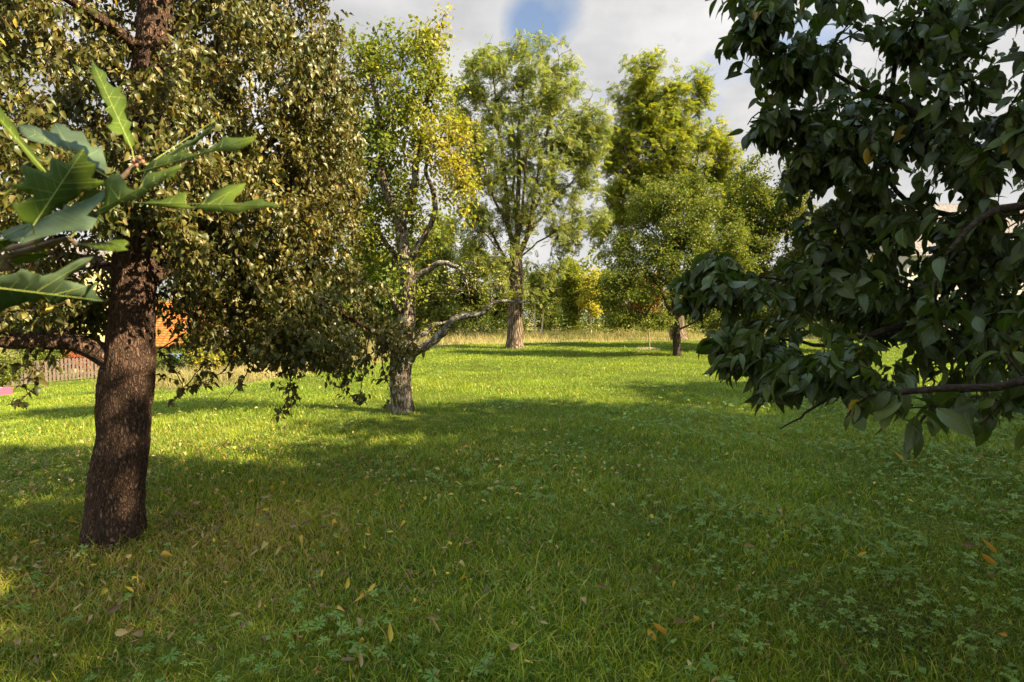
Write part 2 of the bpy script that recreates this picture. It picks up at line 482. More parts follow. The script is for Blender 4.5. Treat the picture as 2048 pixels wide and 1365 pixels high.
def bark_mat(name, c_dark, c_light, scale=18.0, zs=0.3, bump=0.6, lichen=None, lich_amt=0.5, dist=0.02, edge=.22):
    m, nd, lk, out = new_mat(name)
    tcn = nd.new('ShaderNodeTexCoord'); mpn = nd.new('ShaderNodeMapping'); mpn.inputs['Scale'].default_value = (1, 1, zs)
    lk.new(tcn.outputs['Object'], mpn.inputs[0])
    nz = nd.new('ShaderNodeTexNoise'); nz.inputs['Scale'].default_value = scale * .7; nz.inputs['Detail'].default_value = 6
    lk.new(mpn.outputs[0], nz.inputs['Vector'])
    wv = nd.new('ShaderNodeMix'); wv.data_type = 'VECTOR'; wv.inputs[0].default_value = 0.06
    lk.new(mpn.outputs[0], wv.inputs[4]); lk.new(nz.outputs['Color'], wv.inputs[5])
    vo = nd.new('ShaderNodeTexVoronoi'); vo.feature = 'DISTANCE_TO_EDGE'; vo.inputs['Scale'].default_value = scale
    lk.new(wv.outputs[1], vo.inputs['Vector'])
    mr = nd.new('ShaderNodeMapRange'); mr.inputs[1].default_value = 0; mr.inputs[2].default_value = edge
    lk.new(vo.outputs['Distance'], mr.inputs[0])
    ml = nd.new('ShaderNodeMath'); ml.operation = 'MULTIPLY_ADD'; ml.inputs[1].default_value = 0.5
    lk.new(nz.outputs[0], ml.inputs[0]); lk.new(mr.outputs[0], ml.inputs[2])
    r = ramp(nd, [(0.2, c_dark), (0.75, tuple((a + b) / 2 for a, b in zip(c_dark, c_light))), (1.25 if False else 1.0, c_light)])
    sc = nd.new('ShaderNodeMath'); sc.operation = 'MULTIPLY'; sc.inputs[1].default_value = 0.75
    lk.new(ml.outputs[0], sc.inputs[0]); lk.new(sc.outputs[0], r.inputs[0])
    col = r.outputs[0]
    if lichen:
        n3 = nd.new('ShaderNodeTexNoise'); n3.inputs['Scale'].default_value = 9; n3.inputs['Detail'].default_value = 7
        lk.new(tcn.outputs['Object'], n3.inputs['Vector'])
        m3 = nd.new('ShaderNodeMapRange'); m3.inputs[1].default_value = .5; m3.inputs[2].default_value = .62; m3.inputs[4].default_value = lich_amt
        lk.new(n3.outputs[0], m3.inputs[0])
        mm = nd.new('ShaderNodeMix'); mm.data_type = 'RGBA'; lk.new(m3.outputs[0], mm.inputs[0]); lk.new(col, mm.inputs[6]); mm.inputs[7].default_value = (*lichen, 1)
        col = mm.outputs[2]
    p = nd.new('ShaderNodeBsdfPrincipled'); p.inputs['Roughness'].default_value = 0.9; p.inputs['Specular IOR Level'].default_value = 0.15
    b = nd.new('ShaderNodeBump'); b.inputs['Strength'].default_value = bump; b.inputs['Distance'].default_value = dist
    lk.new(ml.outputs[0], b.inputs['Height']); lk.new(b.outputs[0], p.inputs['Normal'])
    lk.new(col, p.inputs['Base Color']); lk.new(p.outputs[0], out.inputs[0])
    return m

def plain_mat(name, c, rough=0.7, var=0.2, scale=6.0, spec=0.3, bump=0.0):
    m, nd, lk, out = new_mat(name)
    tcn = nd.new('ShaderNodeTexCoord'); n = nd.new('ShaderNodeTexNoise'); n.inputs['Scale'].default_value = scale; n.inputs['Detail'].default_value = 6
    lk.new(tcn.outputs['Object'], n.inputs['Vector'])
    r = ramp(nd, [(0.3, tuple(x * (1 - var) for x in c)), (0.7, tuple(min(1, x * (1 + var)) for x in c))])
    lk.new(n.outputs[0], r.inputs[0])
    p = nd.new('ShaderNodeBsdfPrincipled'); p.inputs['Roughness'].default_value = rough; p.inputs['Specular IOR Level'].default_value = spec
    lk.new(r.outputs[0], p.inputs['Base Color'])
    if bump:
        b = nd.new('ShaderNodeBump'); b.inputs['Strength'].default_value = bump; b.inputs['Distance'].default_value = .01
        lk.new(n.outputs[0], b.inputs['Height']); lk.new(b.outputs[0], p.inputs['Normal'])
    lk.new(p.outputs[0], out.inputs[0])
    return m

M = {}
M['pear_leaf'] = leaf_mat('pear_leaf', [(0, (.045, .060, .011)), (.35, (.092, .096, .019)), (.62, (.145, .125, .03)), (.86, (.235, .18, .068)), (.97, (.16, .15, .03)), (1, (.40, .29, .04))], trans=.3, rough=.42, spec=.45, tcol=(1.3, 1.1, .5))
M['yellow_leaf'] = leaf_mat('yellow_leaf', [(0, (.10, .15, .022)), (.35, (.19, .215, .028)), (.6, (.31, .29, .04)), (.85, (.44, .34, .045)), (1, (.52, .33, .045))], trans=.4, rough=.55, spec=.25)
M['ash_leaf'] = leaf_mat('ash_leaf', [(0, (.11, .15, .04)), (.5, (.20, .235, .06)), (1, (.30, .30, .075))], trans=.5, rough=.5, spec=.3)
M['ash_leaf_warm'] = leaf_mat('ash_leaf_warm', [(0, (.115, .16, .022)), (.5, (.205, .235, .03)), (1, (.31, .285, .035))], trans=.5, rough=.5, spec=.3)
M['apple_leaf'] = leaf_mat('apple_leaf', [(0, (.065, .105, .016)), (.5, (.13, .165, .022)), (.92, (.22, .22, .03)), (1, (.34, .28, .04))], trans=.36, rough=.5, spec=.3)
M['wood_leaf'] = leaf_mat('wood_leaf', [(0, (.06, .095, .016)), (.6, (.13, .155, .024)), (1, (.24, .21, .028))], trans=.35)
M['gold_leaf'] = leaf_mat('gold_leaf', [(0, (.30, .31, .04)), (.6, (.50, .45, .06)), (1, (.58, .50, .08))], trans=.42)
M['rust_leaf'] = leaf_mat('rust_leaf', [(0, (.10, .10, .025)), (.5, (.26, .14, .04)), (1, (.36, .16, .04))], trans=.35)
M['red_leaf'] = leaf_mat('red_leaf', [(0, (.10, .12, .03)), (.5, (.4, .09, .05)), (1, (.5, .12, .07))], trans=.3)
M['cherry_leaf'] = leaf_mat('cherry_leaf', [(0, (.024, .042, .008)), (.6, (.045, .068, .013)), (.8, (.06, .088, .016)), (.985, (.11, .145, .028)), (1, (.35, .22, .02))], trans=.32, rough=.38, spec=.5, veins=.3, tcol=(1.1, 1.3, .45))
M['oak_leaf'] = leaf_mat('oak_leaf', [(0, (.055, .10, .008)), (.5, (.11, .155, .011)), (.501, (.085, .13, .065)), (1, (.11, .155, .09))], trans=.45, rough=.58, spec=.22, veins=0, nscale=14, tcol=(1.2, 1.35, .4))
M['oak_vein'] = plain_mat('oak_vein', (.24, .28, .06), .6, .1)
M['oak_bark'] = plain_mat('oak_bark', (.20, .13, .085), .7, .3, 60, bump=.3)
M['pear_bark'] = bark_mat('pear_bark', (.042, .025, .018), (.34, .20, .135), 52, .34, 1.0, dist=.02, edge=.42)
M['old_bark'] = bark_mat('old_bark', (.05, .036, .026), (.22, .165, .125), 26, .22, .9, lichen=(.36, .35, .27), lich_amt=.65, dist=.02)
M['lichen_bark'] = bark_mat('lichen_bark', (.07, .055, .042), (.26, .21, .165), 26, .8, .8, lichen=(.42, .41, .33), lich_amt=.85, dist=.02)
M['ash_bark'] = bark_mat('ash_bark', (.065, .047, .033), (.25, .19, .135), 9, .16, 1.0, dist=.05)
M['dark_bark'] = bark_mat('dark_bark', (.025, .018, .013), (.12, .09, .065), 20, .3, .8, dist=.02)
M['cherry_bark'] = bark_mat('cherry_bark', (.02, .014, .011), (.085, .055, .04), 30, 1.0, .5, dist=.01, edge=.5)
M['pale_bark'] = plain_mat('pale_bark', (.5, .44, .36), .8, .3, 4)
M['grass'] = leaf_mat('grass', [(0, (.045, .095, .010)), (.45, (.172, .25, .018)), (.85, (.43, .42, .03)), (.93, (.36, .28, .06)), (1, (.44, .30, .10))], trans=.34, rough=.42, spec=.4, nscale=.55, tcol=(1.15, 1.25, .5))
M['dry_grass'] = leaf_mat('dry_grass', [(0, (.13, .18, .045)), (.4, (.28, .25, .10)), (1, (.44, .35, .19))], trans=.3, rough=.7, spec=.15, nscale=.4)
M['cover'] = leaf_mat('cover', [(0, (.10, .175, .03)), (1, (.20, .29, .065))], trans=.25, rough=.55, spec=.3)
M['litter'] = leaf_mat('litter', [(0, (.12, .07, .05)), (.3, (.24, .15, .085)), (.6, (.42, .30, .13)), (.8, (.55, .38, .06)), (1, (.5, .22, .04))], trans=.15, rough=.6, spec=.2)

# ------------------------------------------------------------------ ground
EDGE_X = np.array([-60, -13.2, -12.6, -10.3, -7.5, -5.5, -4.8, -4.2, 0, 5, 12, 22, 60.])
EDGE_Y = np.array([90, 60, 17.5, 16.1, 17.2, 19.8, 26, 33, 36, 37.5, 39, 40, 41.])
def dryness(x, y):
    e = np.interp(x, EDGE_X, EDGE_Y) + 0.5 * np.sin(x * 1.7) + 0.3 * np.sin(x * 4.1)
    return np.clip((y - e) / 1.2 + 0.5, 0, 1)

gx = np.concatenate([np.linspace(-260, -40, 23), np.linspace(-38, 38, 153), np.linspace(40, 260, 23)])
gy = np.concatenate([np.linspace(-40, 0, 11), np.linspace(0.5, 60, 150), np.linspace(64, 400, 30)])
GX, GY = np.meshgrid(gx, gy)
GZ = gz(GX, GY)
nx, ny = len(gx), len(gy)
ii = (np.arange(ny - 1)[:, None] * nx + np.arange(nx - 1)[None]).ravel()
mb = MB()
fx = (GX[:-1, :-1] + GX[1:, 1:]).ravel() / 2; fy = (GY[:-1, :-1] + GY[1:, 1:]).ravel() / 2
mb.add(np.stack([GX, GY, GZ], -1).reshape(-1, 3), np.stack([ii, ii + 1, ii + nx + 1, ii + nx], -1), None, dryness(fx, fy))
m, nd, lk, out = new_mat('lawn_ground')
g = nd.new('ShaderNodeNewGeometry')
na = nd.new('ShaderNodeTexNoise'); na.inputs['Scale'].default_value = 1.3; na.inputs['Detail'].default_value = 8
nb = nd.new('ShaderNodeTexNoise'); nb.inputs['Scale'].default_value = 26; nb.inputs['Detail'].default_value = 6
lk.new(g.outputs['Position'], na.inputs['Vector']); lk.new(g.outputs['Position'], nb.inputs['Vector'])
ra = ramp(nd, [(.3, (.05, .065, .010)), (.55, (.09, .115, .013)), (.75, (.13, .135, .018))])
rb = ramp(nd, [(.3, (.45, .42, .40)), (.7, (1.15, 1.15, 1.1))])
lk.new(na.outputs[0], ra.inputs[0]); lk.new(nb.outputs[0], rb.inputs[0])
mm = nd.new('ShaderNodeMix'); mm.data_type = 'RGBA'; mm.blend_type = 'MULTIPLY'; mm.inputs[0].default_value = 1
lk.new(ra.outputs[0], mm.inputs[6]); lk.new(rb.outputs[0], mm.inputs[7])
da = nd.new('ShaderNodeAttribute'); da.attribute_name = 'tint'
m2 = nd.new('ShaderNodeMix'); m2.data_type = 'RGBA'; lk.new(da.outputs['Fac'], m2.inputs[0]); lk.new(mm.outputs[2], m2.inputs[6]); m2.inputs[7].default_value = (.24, .20, .08, 1)
pb = nd.new('ShaderNodeBsdfPrincipled'); pb.inputs['Roughness'].default_value = .95; pb.inputs['Specular IOR Level'].default_value = .1
lk.new(m2.outputs[2], pb.inputs['Base Color'])
bm_ = nd.new('ShaderNodeBump'); bm_.inputs['Strength'].default_value = .8; bm_.inputs['Distance'].default_value = .05
lk.new(nb.outputs[0], bm_.inputs['Height']); lk.new(bm_.outputs[0], pb.inputs['Normal']); lk.new(pb.outputs[0], out.inputs[0])
lawn = mb.build('lawn', m, smooth=True)
tag(lawn, 'green lawn sloping gently down to the left', 'lawn', kind='structure')

# bare sandy patch beside the stake
pc = ground_at(1297, 699)
mb = MB()
aa = np.linspace(0, 2 * np.pi, 28, endpoint=False)
rr = 1 + .15 * np.sin(3 * aa + 1) + .08 * np.sin(7 * aa)
px_, py_ = pc[0] + 0.65 * rr * np.cos(aa), pc[1] + 1.1 * rr * np.sin(aa)
ring = np.stack([px_, py_, gz(px_, py_) + .012], -1)
ctr = np.array([[pc[0], pc[1], gz(pc[0], pc[1]) + .10]])
mid = np.stack([pc[0] + .5 * (px_ - pc[0]), pc[1] + .5 * (py_ - pc[1]), 0 * px_], -1); mid[:, 2] = gz(mid[:, 0], mid[:, 1]) + .075 + .02 * np.sin(5 * aa)
V = np.vstack([ring, mid, ctr]); k = len(aa); j = np.arange(k); j2 = (j + 1) % k
mb.add(V, np.stack([j, j2, k + j2, k + j], -1), np.stack([k + j, k + j2, np.full(k, 2 * k)], -1))
o = mb.build('soil_mound', plain_mat('sandy_soil', (.27, .205, .125), .95, .3, 14, .1, .6), smooth=True)
tag(o, 'low sandy patch of bare soil beside the thin stake', 'soil', kind='structure')

# ------------------------------------------------------------------ trees
def make_tree(name, base, label, cat, group=None):
    return empty(name, (base[0], base[1], gz(base[0], base[1])), label, cat, group)

def L(*rows):
    """limb rows (px, py, d, radius) -> x, y, z, r"""
    return np.array([[*at(a, b, d), r] for a, b, d, r in rows])

def rooted(rows):
    P = L(*rows)
    P[0, 2] = gz(P[0, 0], P[0, 1]) - 0.08
    return P

# ---- the near pear tree on the left
pear = make_tree('pear_tree', at(222, 1085, 4.1), 'big dark pear tree with olive brown leaves standing nearest on the left', 'tree', None)
sk = Skel()
trunk_rows = rooted([(222, 1092, 4.1, .195), (231, 1010, 4.1, .176), (246, 880, 4.1, .166), (252, 760, 4.12, .172), (264, 650, 4.15, .15), (268, 520, 4.2, .142), (283, 300, 4.3, .13), (308, 60, 4.4, .115), (322, -150, 4.5, .095), (335, -420, 4.6, .06), (330, -620, 4.6, .03)])
sk.limb(trunk_rows, .06)
for rows in (
    [(250, 735, 4.1, .085), (200, 705, 4.05, .078), (130, 682, 3.95, .06), (20, 676, 3.8, .055), (-120, 640, 3.6, .045), (-300, 600, 3.4, .03)],
    [(126, 680, 3.95, .032), (122, 640, 3.95, .028), (127, 560, 3.9, .022), (110, 480, 3.8, .012)],
    [(280, 330, 4.3, .05), (180, 300, 3.9, .042), (20, 285, 3.5, .036), (-150, 230, 3.2, .025)],
    [(290, 240, 4.3, .06), (365, 165, 4.6, .05), (440, 95, 4.9, .04), (560, -30, 5.3, .025), (640, -150, 5.5, .015)],
    [(272, 460, 4.2, .055), (400, 380, 4.7, .045), (520, 300, 5.1, .035), (640, 190, 5.4, .022), (690, 120, 5.5, .012)],
    [(266, 590, 4.15, .06), (380, 520, 4.6, .05), (520, 540, 5.0, .04), (640, 600, 5.3, .028), (740, 660, 5.4, .016)],
    [(300, 120, 4.4, .05), (200, 30, 4.0, .04), (60, -60, 3.6, .03), (-60, -140, 3.3, .02)],
    [(300, 150, 4.4, .045), (330, 60, 5.2, .035), (380, 20, 6.0, .025)],
    [(268, 520, 4.2, .05), (330, 480, 5.2, .04), (450, 470, 6.0, .028), (560, 480, 6.4, .015)],
    [(315, -60, 4.4, .05), (450, -150, 4.6, .035), (600, -250, 4.8, .02)],
    [(268, 560, 4.18, .045), (180, 520, 5.0, .035), (60, 500, 5.6, .02)],
):
    sk.limb(L(*rows), .1, .006)
n_manual = len(sk.twigs)
def pear_keep(p):
    px, py, d = proj(p)
    if d < 2.3: return False
    if d < 4.5 and 165 < px < 345 and py > 470: return False
    if d < 4.5 and 245 < px < 345 and py < 90: return False
    if px > 720 and py < 560: return False
    if px < 200 and py > 725: return False
    if py > 722 and 180 < px < 470: return False
    if py > 760: return False
    
    return True
lobes = [ell(330, 230, 4.9, 390, 430, 2.0), ell(560, 250, 5.2, 180, 330, 1.3), ell(600, 600, 5.2, 190, 150, .9), ell(650, 640, 5.2, 130, 110, .7), ell(470, 640, 5.0, 120, 90, .6), ell(640, 300, 5.4, 110, 240, 1.0), ell(90, 330, 3.6, 330, 330, .9), ell(420, 430, 4.6, 230, 190, 1.2), ell(80, 600, 4.3, 220, 90, .9), ell(780, 690, 5.2, 60, 75, .4), ell(690, 680, 5.2, 90, 75, .5), ell(390, 630, 4.9, 80, 85, .5), ell(90, 640, 4.6, 110, 60, .5), ell(560, 690, 5.1, 80, 60, .5),
         ell(330, -250, 4.6, 360, 250, 1.9)]
T = sample_lobes(lobes, 3400, shell=.42, gap=.34, gscale=2.2, seed=3.1, keep=pear_keep)
sk.grow(T, step=.12, angle=.5, bend=.35, sag=.12, jit=.2, minr=.8)
# the hanging sprigs below the crown
SPR = ([(520, 640, 5.1), (497, 700, 5.0), (492, 745, 4.95), (465, 785, 4.9), (440, 812, 4.9)],
       [(590, 660, 5.1), (577, 730, 5.0), (575, 785, 4.95), (560, 820, 4.9), (548, 832, 4.9)],
       [(590, 770, 4.95), (585, 800, 4.9), (583, 834, 4.9)],
       [(700, 680, 5.2), (690, 740, 5.2), (697, 785, 5.2), (722, 815, 5.2)],
       [(740, 670, 5.2), (735, 730, 5.2), (722, 790, 5.2), (735, 810, 5.2)],
       [(770, 680, 5.2), (765, 735, 5.1), (780, 775, 5.1), (800, 815, 5.1)],
       [(420, 690, 4.9), (395, 745, 4.8), (365, 780, 4.7), (345, 803, 4.7)],
       [(320, 700, 4.7), (350, 745, 4.7), (367, 780, 4.7)],
       [(110, 680, 3.95), (90, 730, 3.9), (82, 765, 3.85), (40, 800, 3.8), (12, 812, 3.8)],
       [(470, 690, 5.0), (450, 740, 4.9), (420, 760, 4.9), (385, 765, 4.9)],
       [(640, 680, 5.2), (655, 740, 5.1), (650, 770, 5.1)],
       [(45, 670, 3.85), (60, 710, 3.8), (30, 745, 3.8)],
       [(840, 660, 5.2), (800, 720, 5.15), (770, 760, 5.1)])
spr_idx = []
for s_ in SPR:
    ids = sk.limb(np.array([[*at(*q), .007 - .0045 * i / (len(s_) - 1)] for i, q in enumerate(s_)]), .05, .006)
    spr_idx.append(ids)
    for k in range(6):                                   # short side spurs
        i0 = ids[int(len(ids) * (.35 + .6 * random.random())) - 1]
        d = rng.normal(0, 1, 3); d[2] -= .3; d /= np.linalg.norm(d); ln = .05 + .1 * random.random()
        q = np.array([[*(sk.p[i0]), .003], [*(sk.p[i0] + d * ln * .5 + rng.normal(0, .01, 3)), .0025], [*(sk.p[i0] + d * ln), .002]])
        spr_idx.append(sk.limb(q, .03))
sk.radii(.0035, .45)
wood = MB(); sk.wood(wood, .05, .0, (96, 10, 5, 3))
V0 = wood.v[0]; rows_ = len(V0) // 96
V0 = V0[:rows_ * 96].reshape(rows_, 96, 3).copy(); cen = V0.mean(1, keepdims=True)
out_ = norm(V0 - cen); g0 = float(gz(-2.9, 4.1))
for i in range(rows_):                        # fissured plates, burrs and a root flare, cut into the trunk itself
    for j in range(96):
        p = V0[i, j]
        dv = mnoise.voronoi(Vector((p[0] * 30 + .6 * mnoise.noise(Vector(p * 9)), p[1] * 30, p[2] * 11)))[0]
        e = min(.34, dv[1] - dv[0]) / .34
        a_ = 2 * math.pi * j / 96; zz_ = max(0, p[2] - g0)
        V0[i, j] += out_[i, j] * (.011 * (e - .6) + .018 * mnoise.noise(Vector(p * 3.5)) + .016 * mnoise.noise(Vector((p[0] * 2, p[1] * 2, p[2] * 1.1))) + .018 * math.exp(-zz_ / .10) * (1 + .7 * math.sin(5 * a_ + 1)))
wood.v[0][:rows_ * 96] = V0.reshape(-1, 3)
wood.build('trunk', M['pear_bark'], pear, True)
lf = MB()
PEAR = leaf_template(3, .52, .24, .6, .8)
def pear_tint(P):
    px, py, d = proj(P)
    return np.clip(rng.normal(.42, .24, len(P)) + .10 * np.sin(P[:, 0] * 3) * np.sin(P[:, 2] * 2.6 + 1) + (rng.random(len(P)) < .006) * .6, 0, 1)
n_ = twig_leaves(sk, lf, PEAR, 29, .056, .045, .65, .45, .75, pear_tint, .7)
class _S: pass
t2 = _S(); t2.p = sk.p; t2.twigs = [i for i in spr_idx if len(i) > 1]
twig_leaves(t2, lf, PEAR, 6, .062, .012, .55, .45, .7, pear_tint, .8)
lf.build('crown', M['pear_leaf'], pear, True)
print('pear leaves', n_)

# ---- the old yellowing fruit tree with lichen limbs
oldt = make_tree('fruit_tree', at(803, 828, 9.8), 'old leaning fruit tree with yellow leaves and bare lichen limbs reaching right', 'tree')
sk = Skel()
sk.limb(rooted([(803, 833, 9.8, .235), (803, 805, 9.8, .2), (800, 760, 9.8, .19), (804, 700, 9.8, .185), (812, 640, 9.8, .14), (815, 560, 9.8, .125), (804, 480, 9.8, .105), (798, 430, 9.8, .095), (776, 392, 9.75, .075), (762, 340, 9.7, .06), (766, 285, 9.7, .05), (755, 215, 9.6, .045), (740, 150, 9.6, .03), (715, 95, 9.6, .015)]), .1)
branch_paths = []
for rows in ([(799, 436, 9.8, .085), (828, 388, 9.9, .065), (838, 320, 10, .055), (848, 240, 10, .045), (858, 150, 10, .03), (868, 70, 10, .015)],
             [(818, 530, 9.8, .06), (858, 445, 9.8, .045), (858, 385, 9.8, .04), (850, 340, 9.8, .032), (870, 290, 9.8, .02)],
             [(812, 640, 9.8, .06), (787, 600, 9.6, .045), (778, 580, 9.5, .02)],
             [(812, 560, 9.8, .05), (760, 470, 10.2, .04), (690, 420, 10.5, .03), (620, 390, 10.7, .015)],
             [(768, 310, 9.7, .04), (700, 330, 9.5, .03), (640, 320, 9.3, .015)],
             [(845, 260, 10, .035), (890, 300, 9.6, .025), (935, 340, 9.4, .012)],
             [(850, 200, 10, .03), (895, 150, 9.8, .015)]):
    sk.limb(L(*rows), .1, .01)
lich = [[(808, 735, 9.75, .10), (826, 708, 9.7, .085), (850, 697, 9.65, .072), (885, 668, 9.6, .065), (915, 640, 9.5, .055), (960, 630, 9.4, .046), (985, 609, 9.35, .04), (1010, 606, 9.3, .03), (1040, 607, 9.2, .02), (1062, 603, 9.15, .007), (1080, 606, 9.1, .003)],
        [(818, 700, 9.8, .055), (838, 676, 9.9, .05), (858, 663, 10, .045), (868, 648, 10, .034), (902, 640, 10.1, .018), (930, 622, 10.1, .006)],
        [(815, 590, 9.8, .065), (826, 565, 9.75, .056), (850, 545, 9.7, .05), (880, 529, 9.6, .042), (915, 537, 9.5, .03), (930, 556, 9.5, .018), (938, 590, 9.5, .006)]]
n0 = len(sk.paths)
for rows in lich: sk.limb(L(*rows), .07, .008)
limb_paths = sk.paths[n0:]
def old_keep(p):
    px, py, d = proj(p)
    return not (750 < px < 865 and 320 < py < 540 and d < 9.85 and rng.random() < .8)
lobes = [ell(848, 170, 9.9, 72, 125), ell(875, 320, 9.7, 78, 95, .7), ell(770, 320, 9.9, 105, 150, 1.1), ell(690, 400, 10.3, 150, 170, 1.2), ell(930, 370, 9.5, 28, 45, .3), ell(890, 190, 9.8, 32, 80, .4), ell(850, 80, 9.9, 60, 45, .5), ell(885, 45, 9.8, 18, 28, .2), ell(790, 60, 9.9, 40, 30, .4), ell(800, 140, 9.9, 70, 90, .7), ell(735, 230, 9.9, 95, 150, .9), ell(930, 300, 9.7, 40, 70, .4), ell(720, 120, 10, 60, 80, .6), ell(905, 430, 9.6, 45, 40, .4), ell(800, 470, 9.9, 75, 70, .7)]
T = sample_lobes(lobes, 950, shell=.4, gap=.56, gscale=2.3, seed=8.2, keep=old_keep)
sp = sample_lobes([ell(842, 610, 9.8, 30, 60, .35), ell(805, 560, 9.7, 45, 45, .35), ell(700, 560, 10.4, 110, 80, .8)], 90, gap=.3, gscale=2)
T = np.vstack([T, sp])
sk.grow(T, step=.16, angle=.5, bend=.35, sag=.08, jit=.2, minr=1.2)
leafy = list(sk.twigs)
# bare twigs on the lichen limbs
sk.twigs = []
bt = sample_lobes([ell(905, 590, 9.5, 55, 40, .5), ell(950, 570, 9.4, 50, 55, .5), ell(1010, 580, 9.3, 50, 30, .4), ell(960, 660, 9.4, 40, 20, .3), ell(900, 560, 9.5, 55, 30, .5), ell(1000, 560, 9.3, 70, 60, .6)], 130, shell=.5)
sk.grow(bt, step=.09, angle=1.4, bend=.3, sag=-.03, jit=.35, minr=1.0)
bare = list(sk.twigs)
sk.twigs = leafy
sk.radii(.0048, .45)
allp = sk.paths
lid = {id(q) for q in limb_paths}
wood = MB(); sk.paths = [q for q in allp if id(q) not in lid]; sk.wood(wood, .05, .10, (20, 8, 4, 3)); wood.build('trunk', M['old_bark'], oldt, True)
for q in limb_paths:
    wood = MB(); sk.paths = [[], q]; sk.wood(wood, .02, .22, (12, 8, 4, 3)); o = wood.build('limb', M['lichen_bark'], oldt, True)
    o['label'] = 'bare limb crusted with grey lichen'
lf = MB()
def old_tint(P):
    px, py, d = proj(P)
    w = np.clip((px - 730) / 190, 0, 1) * .36 + .20 + .14 * np.sin(P[:, 0] * 2.2 + 1) * np.sin(P[:, 2] * 2.5)
    w = np.where(py > 520, w - .1, w)
    return np.clip(w + rng.normal(0, .17, len(P)), 0, 1)
twig_leaves(sk, lf, leaf_template(2, .6, .15, .35, .8), 22, .085, .10, .3, .5, .8, old_tint, .9)
sk.twigs = [q for i, q in enumerate(bare) if i % 3]; twig_leaves(sk, lf, leaf_template(2, .6, .15, .35, .8), 4, .06, .05, .3, .5, .8, lambda P: np.clip(rng.normal(.4, .2, len(P)), 0, 1), .9)
lf.build('crown', M['yellow_leaf'], oldt, True)

# ---- the two tall ashes
ASH = pinnate_template()
def ash(base_rows, stems, lobes, n, per, size, mat, label, bark, gap, seed, tf=None):
    tr = make_tree('ash_tree', at(*base_rows[0][:3]), label, 'tree', 'tall ash trees at the far end of the lawn')
    s = Skel()
    s.limb(rooted(base_rows), .35)
    for r_ in stems:
        q = L(*r_); q[:, 3] *= .66; s.limb(q, .4, .03)
    T = sample_lobes(lobes, n, shell=.42, gap=gap, gscale=.75, seed=seed)
    s.grow(T, step=.45, angle=2.2, bend=.3, sag=-.04, jit=.12, minr=2.6)
    s.radii(.011, .44)
    w = MB(); s.wood(w, .2, .05, (18, 7, 5, 3)); w.build('trunk', bark, tr, True)
    c = MB()
    k = twig_leaves(s, c, ASH, per, size, .16, .35, 1.1, .8, tf, .9)
    c.build('crown', mat, tr, False)
    print(label, k)
    return tr
D3 = 31.0
ash([(1029, 700, D3, .62), (1029, 690, D3, .5), (1030, 660, D3, .42), (1031, 600, D3, .39), (1032, 545, D3, .36), (1032, 490, D3, .32)],
    [[(1030, 520, D3, .22), (1016, 440, D3, .2), (1008, 330, D3, .15), (995, 220, D3, .09), (985, 120, D3, .03)],
     [(1032, 500, D3, .24), (1036, 400, 31.3, .2), (1038, 290, 31.5, .14), (1050, 180, 31.6, .08), (1062, 95, 31.6, .03)],
     [(1032, 530, D3, .22), (1060, 455, 30.8, .2), (1072, 380, 30.5, .15), (1090, 280, 30.2, .1), (1110, 180, 30, .05), (1120, 110, 30, .02)],
     [(1020, 450, D3, .12), (985, 390, 30.3, .1), (955, 300, 29.8, .07), (935, 220, 29.5, .03)],
     [(1030, 560, D3, .13), (975, 450, 31.5, .1), (935, 350, 32, .07), (915, 260, 32.3, .03)],
     [(1068, 420, 30.6, .12), (1110, 330, 30.6, .09), (1150, 250, 30.8, .06), (1185, 190, 31, .02)],
     [(1050, 480, 30.8, .12), (1110, 400, 31, .09), (1165, 340, 31.3, .05), (1205, 300, 31.5, .02)],
     [(1035, 520, D3, .09), (1090, 480, 31.4, .07), (1150, 440, 31.8, .05), (1195, 420, 32, .02)],
     [(1030, 540, D3, .08), (980, 480, 30.4, .06), (930, 430, 30, .04), (895, 420, 29.8, .02)],
     [(1034, 460, D3, .12), (1030, 340, 32.5, .1), (1020, 200, 33.5, .05)],
     [(1034, 480, D3, .12), (1050, 350, 29.5, .1), (1075, 220, 28.5, .05)],
     [(1032, 580, D3, .06), (1080, 580, 30.5, .04), (1125, 575, 30.2, .02)]],
    [ell(1045, 160, D3, 115, 85, 3.2), ell(960, 190, D3, 55, 95, 2.2), ell(1130, 210, D3, 55, 90, 2.2), ell(1060, 320, D3, 130, 110, 3.5), ell(950, 340, D3, 55, 110, 2.2), ell(1160, 340, D3, 55, 95, 2.2), ell(1020, 530, 30.5, 55, 60, 1.6), ell(1115, 460, D3, 80, 50, 2), ell(935, 480, D3, 55, 60, 1.8), ell(1050, 590, 30.5, 45, 20, 1), ell(1060, 90, D3, 50, 20, 1.2), ell(918, 260, D3, 32, 80, 1.6), ell(1192, 265, D3, 34, 80, 1.6), ell(1000, 430, D3, 70, 50, 2), ell(1120, 540, D3, 50, 30, 1.2), ell(1190, 440, D3, 30, 30, 1.2)],
    1900, 7.5, .33, M['ash_leaf'], 'taller ash tree with bare flared trunk standing left of the small apple tree', M['ash_bark'], .62, 1.3)
D4 = 40.0
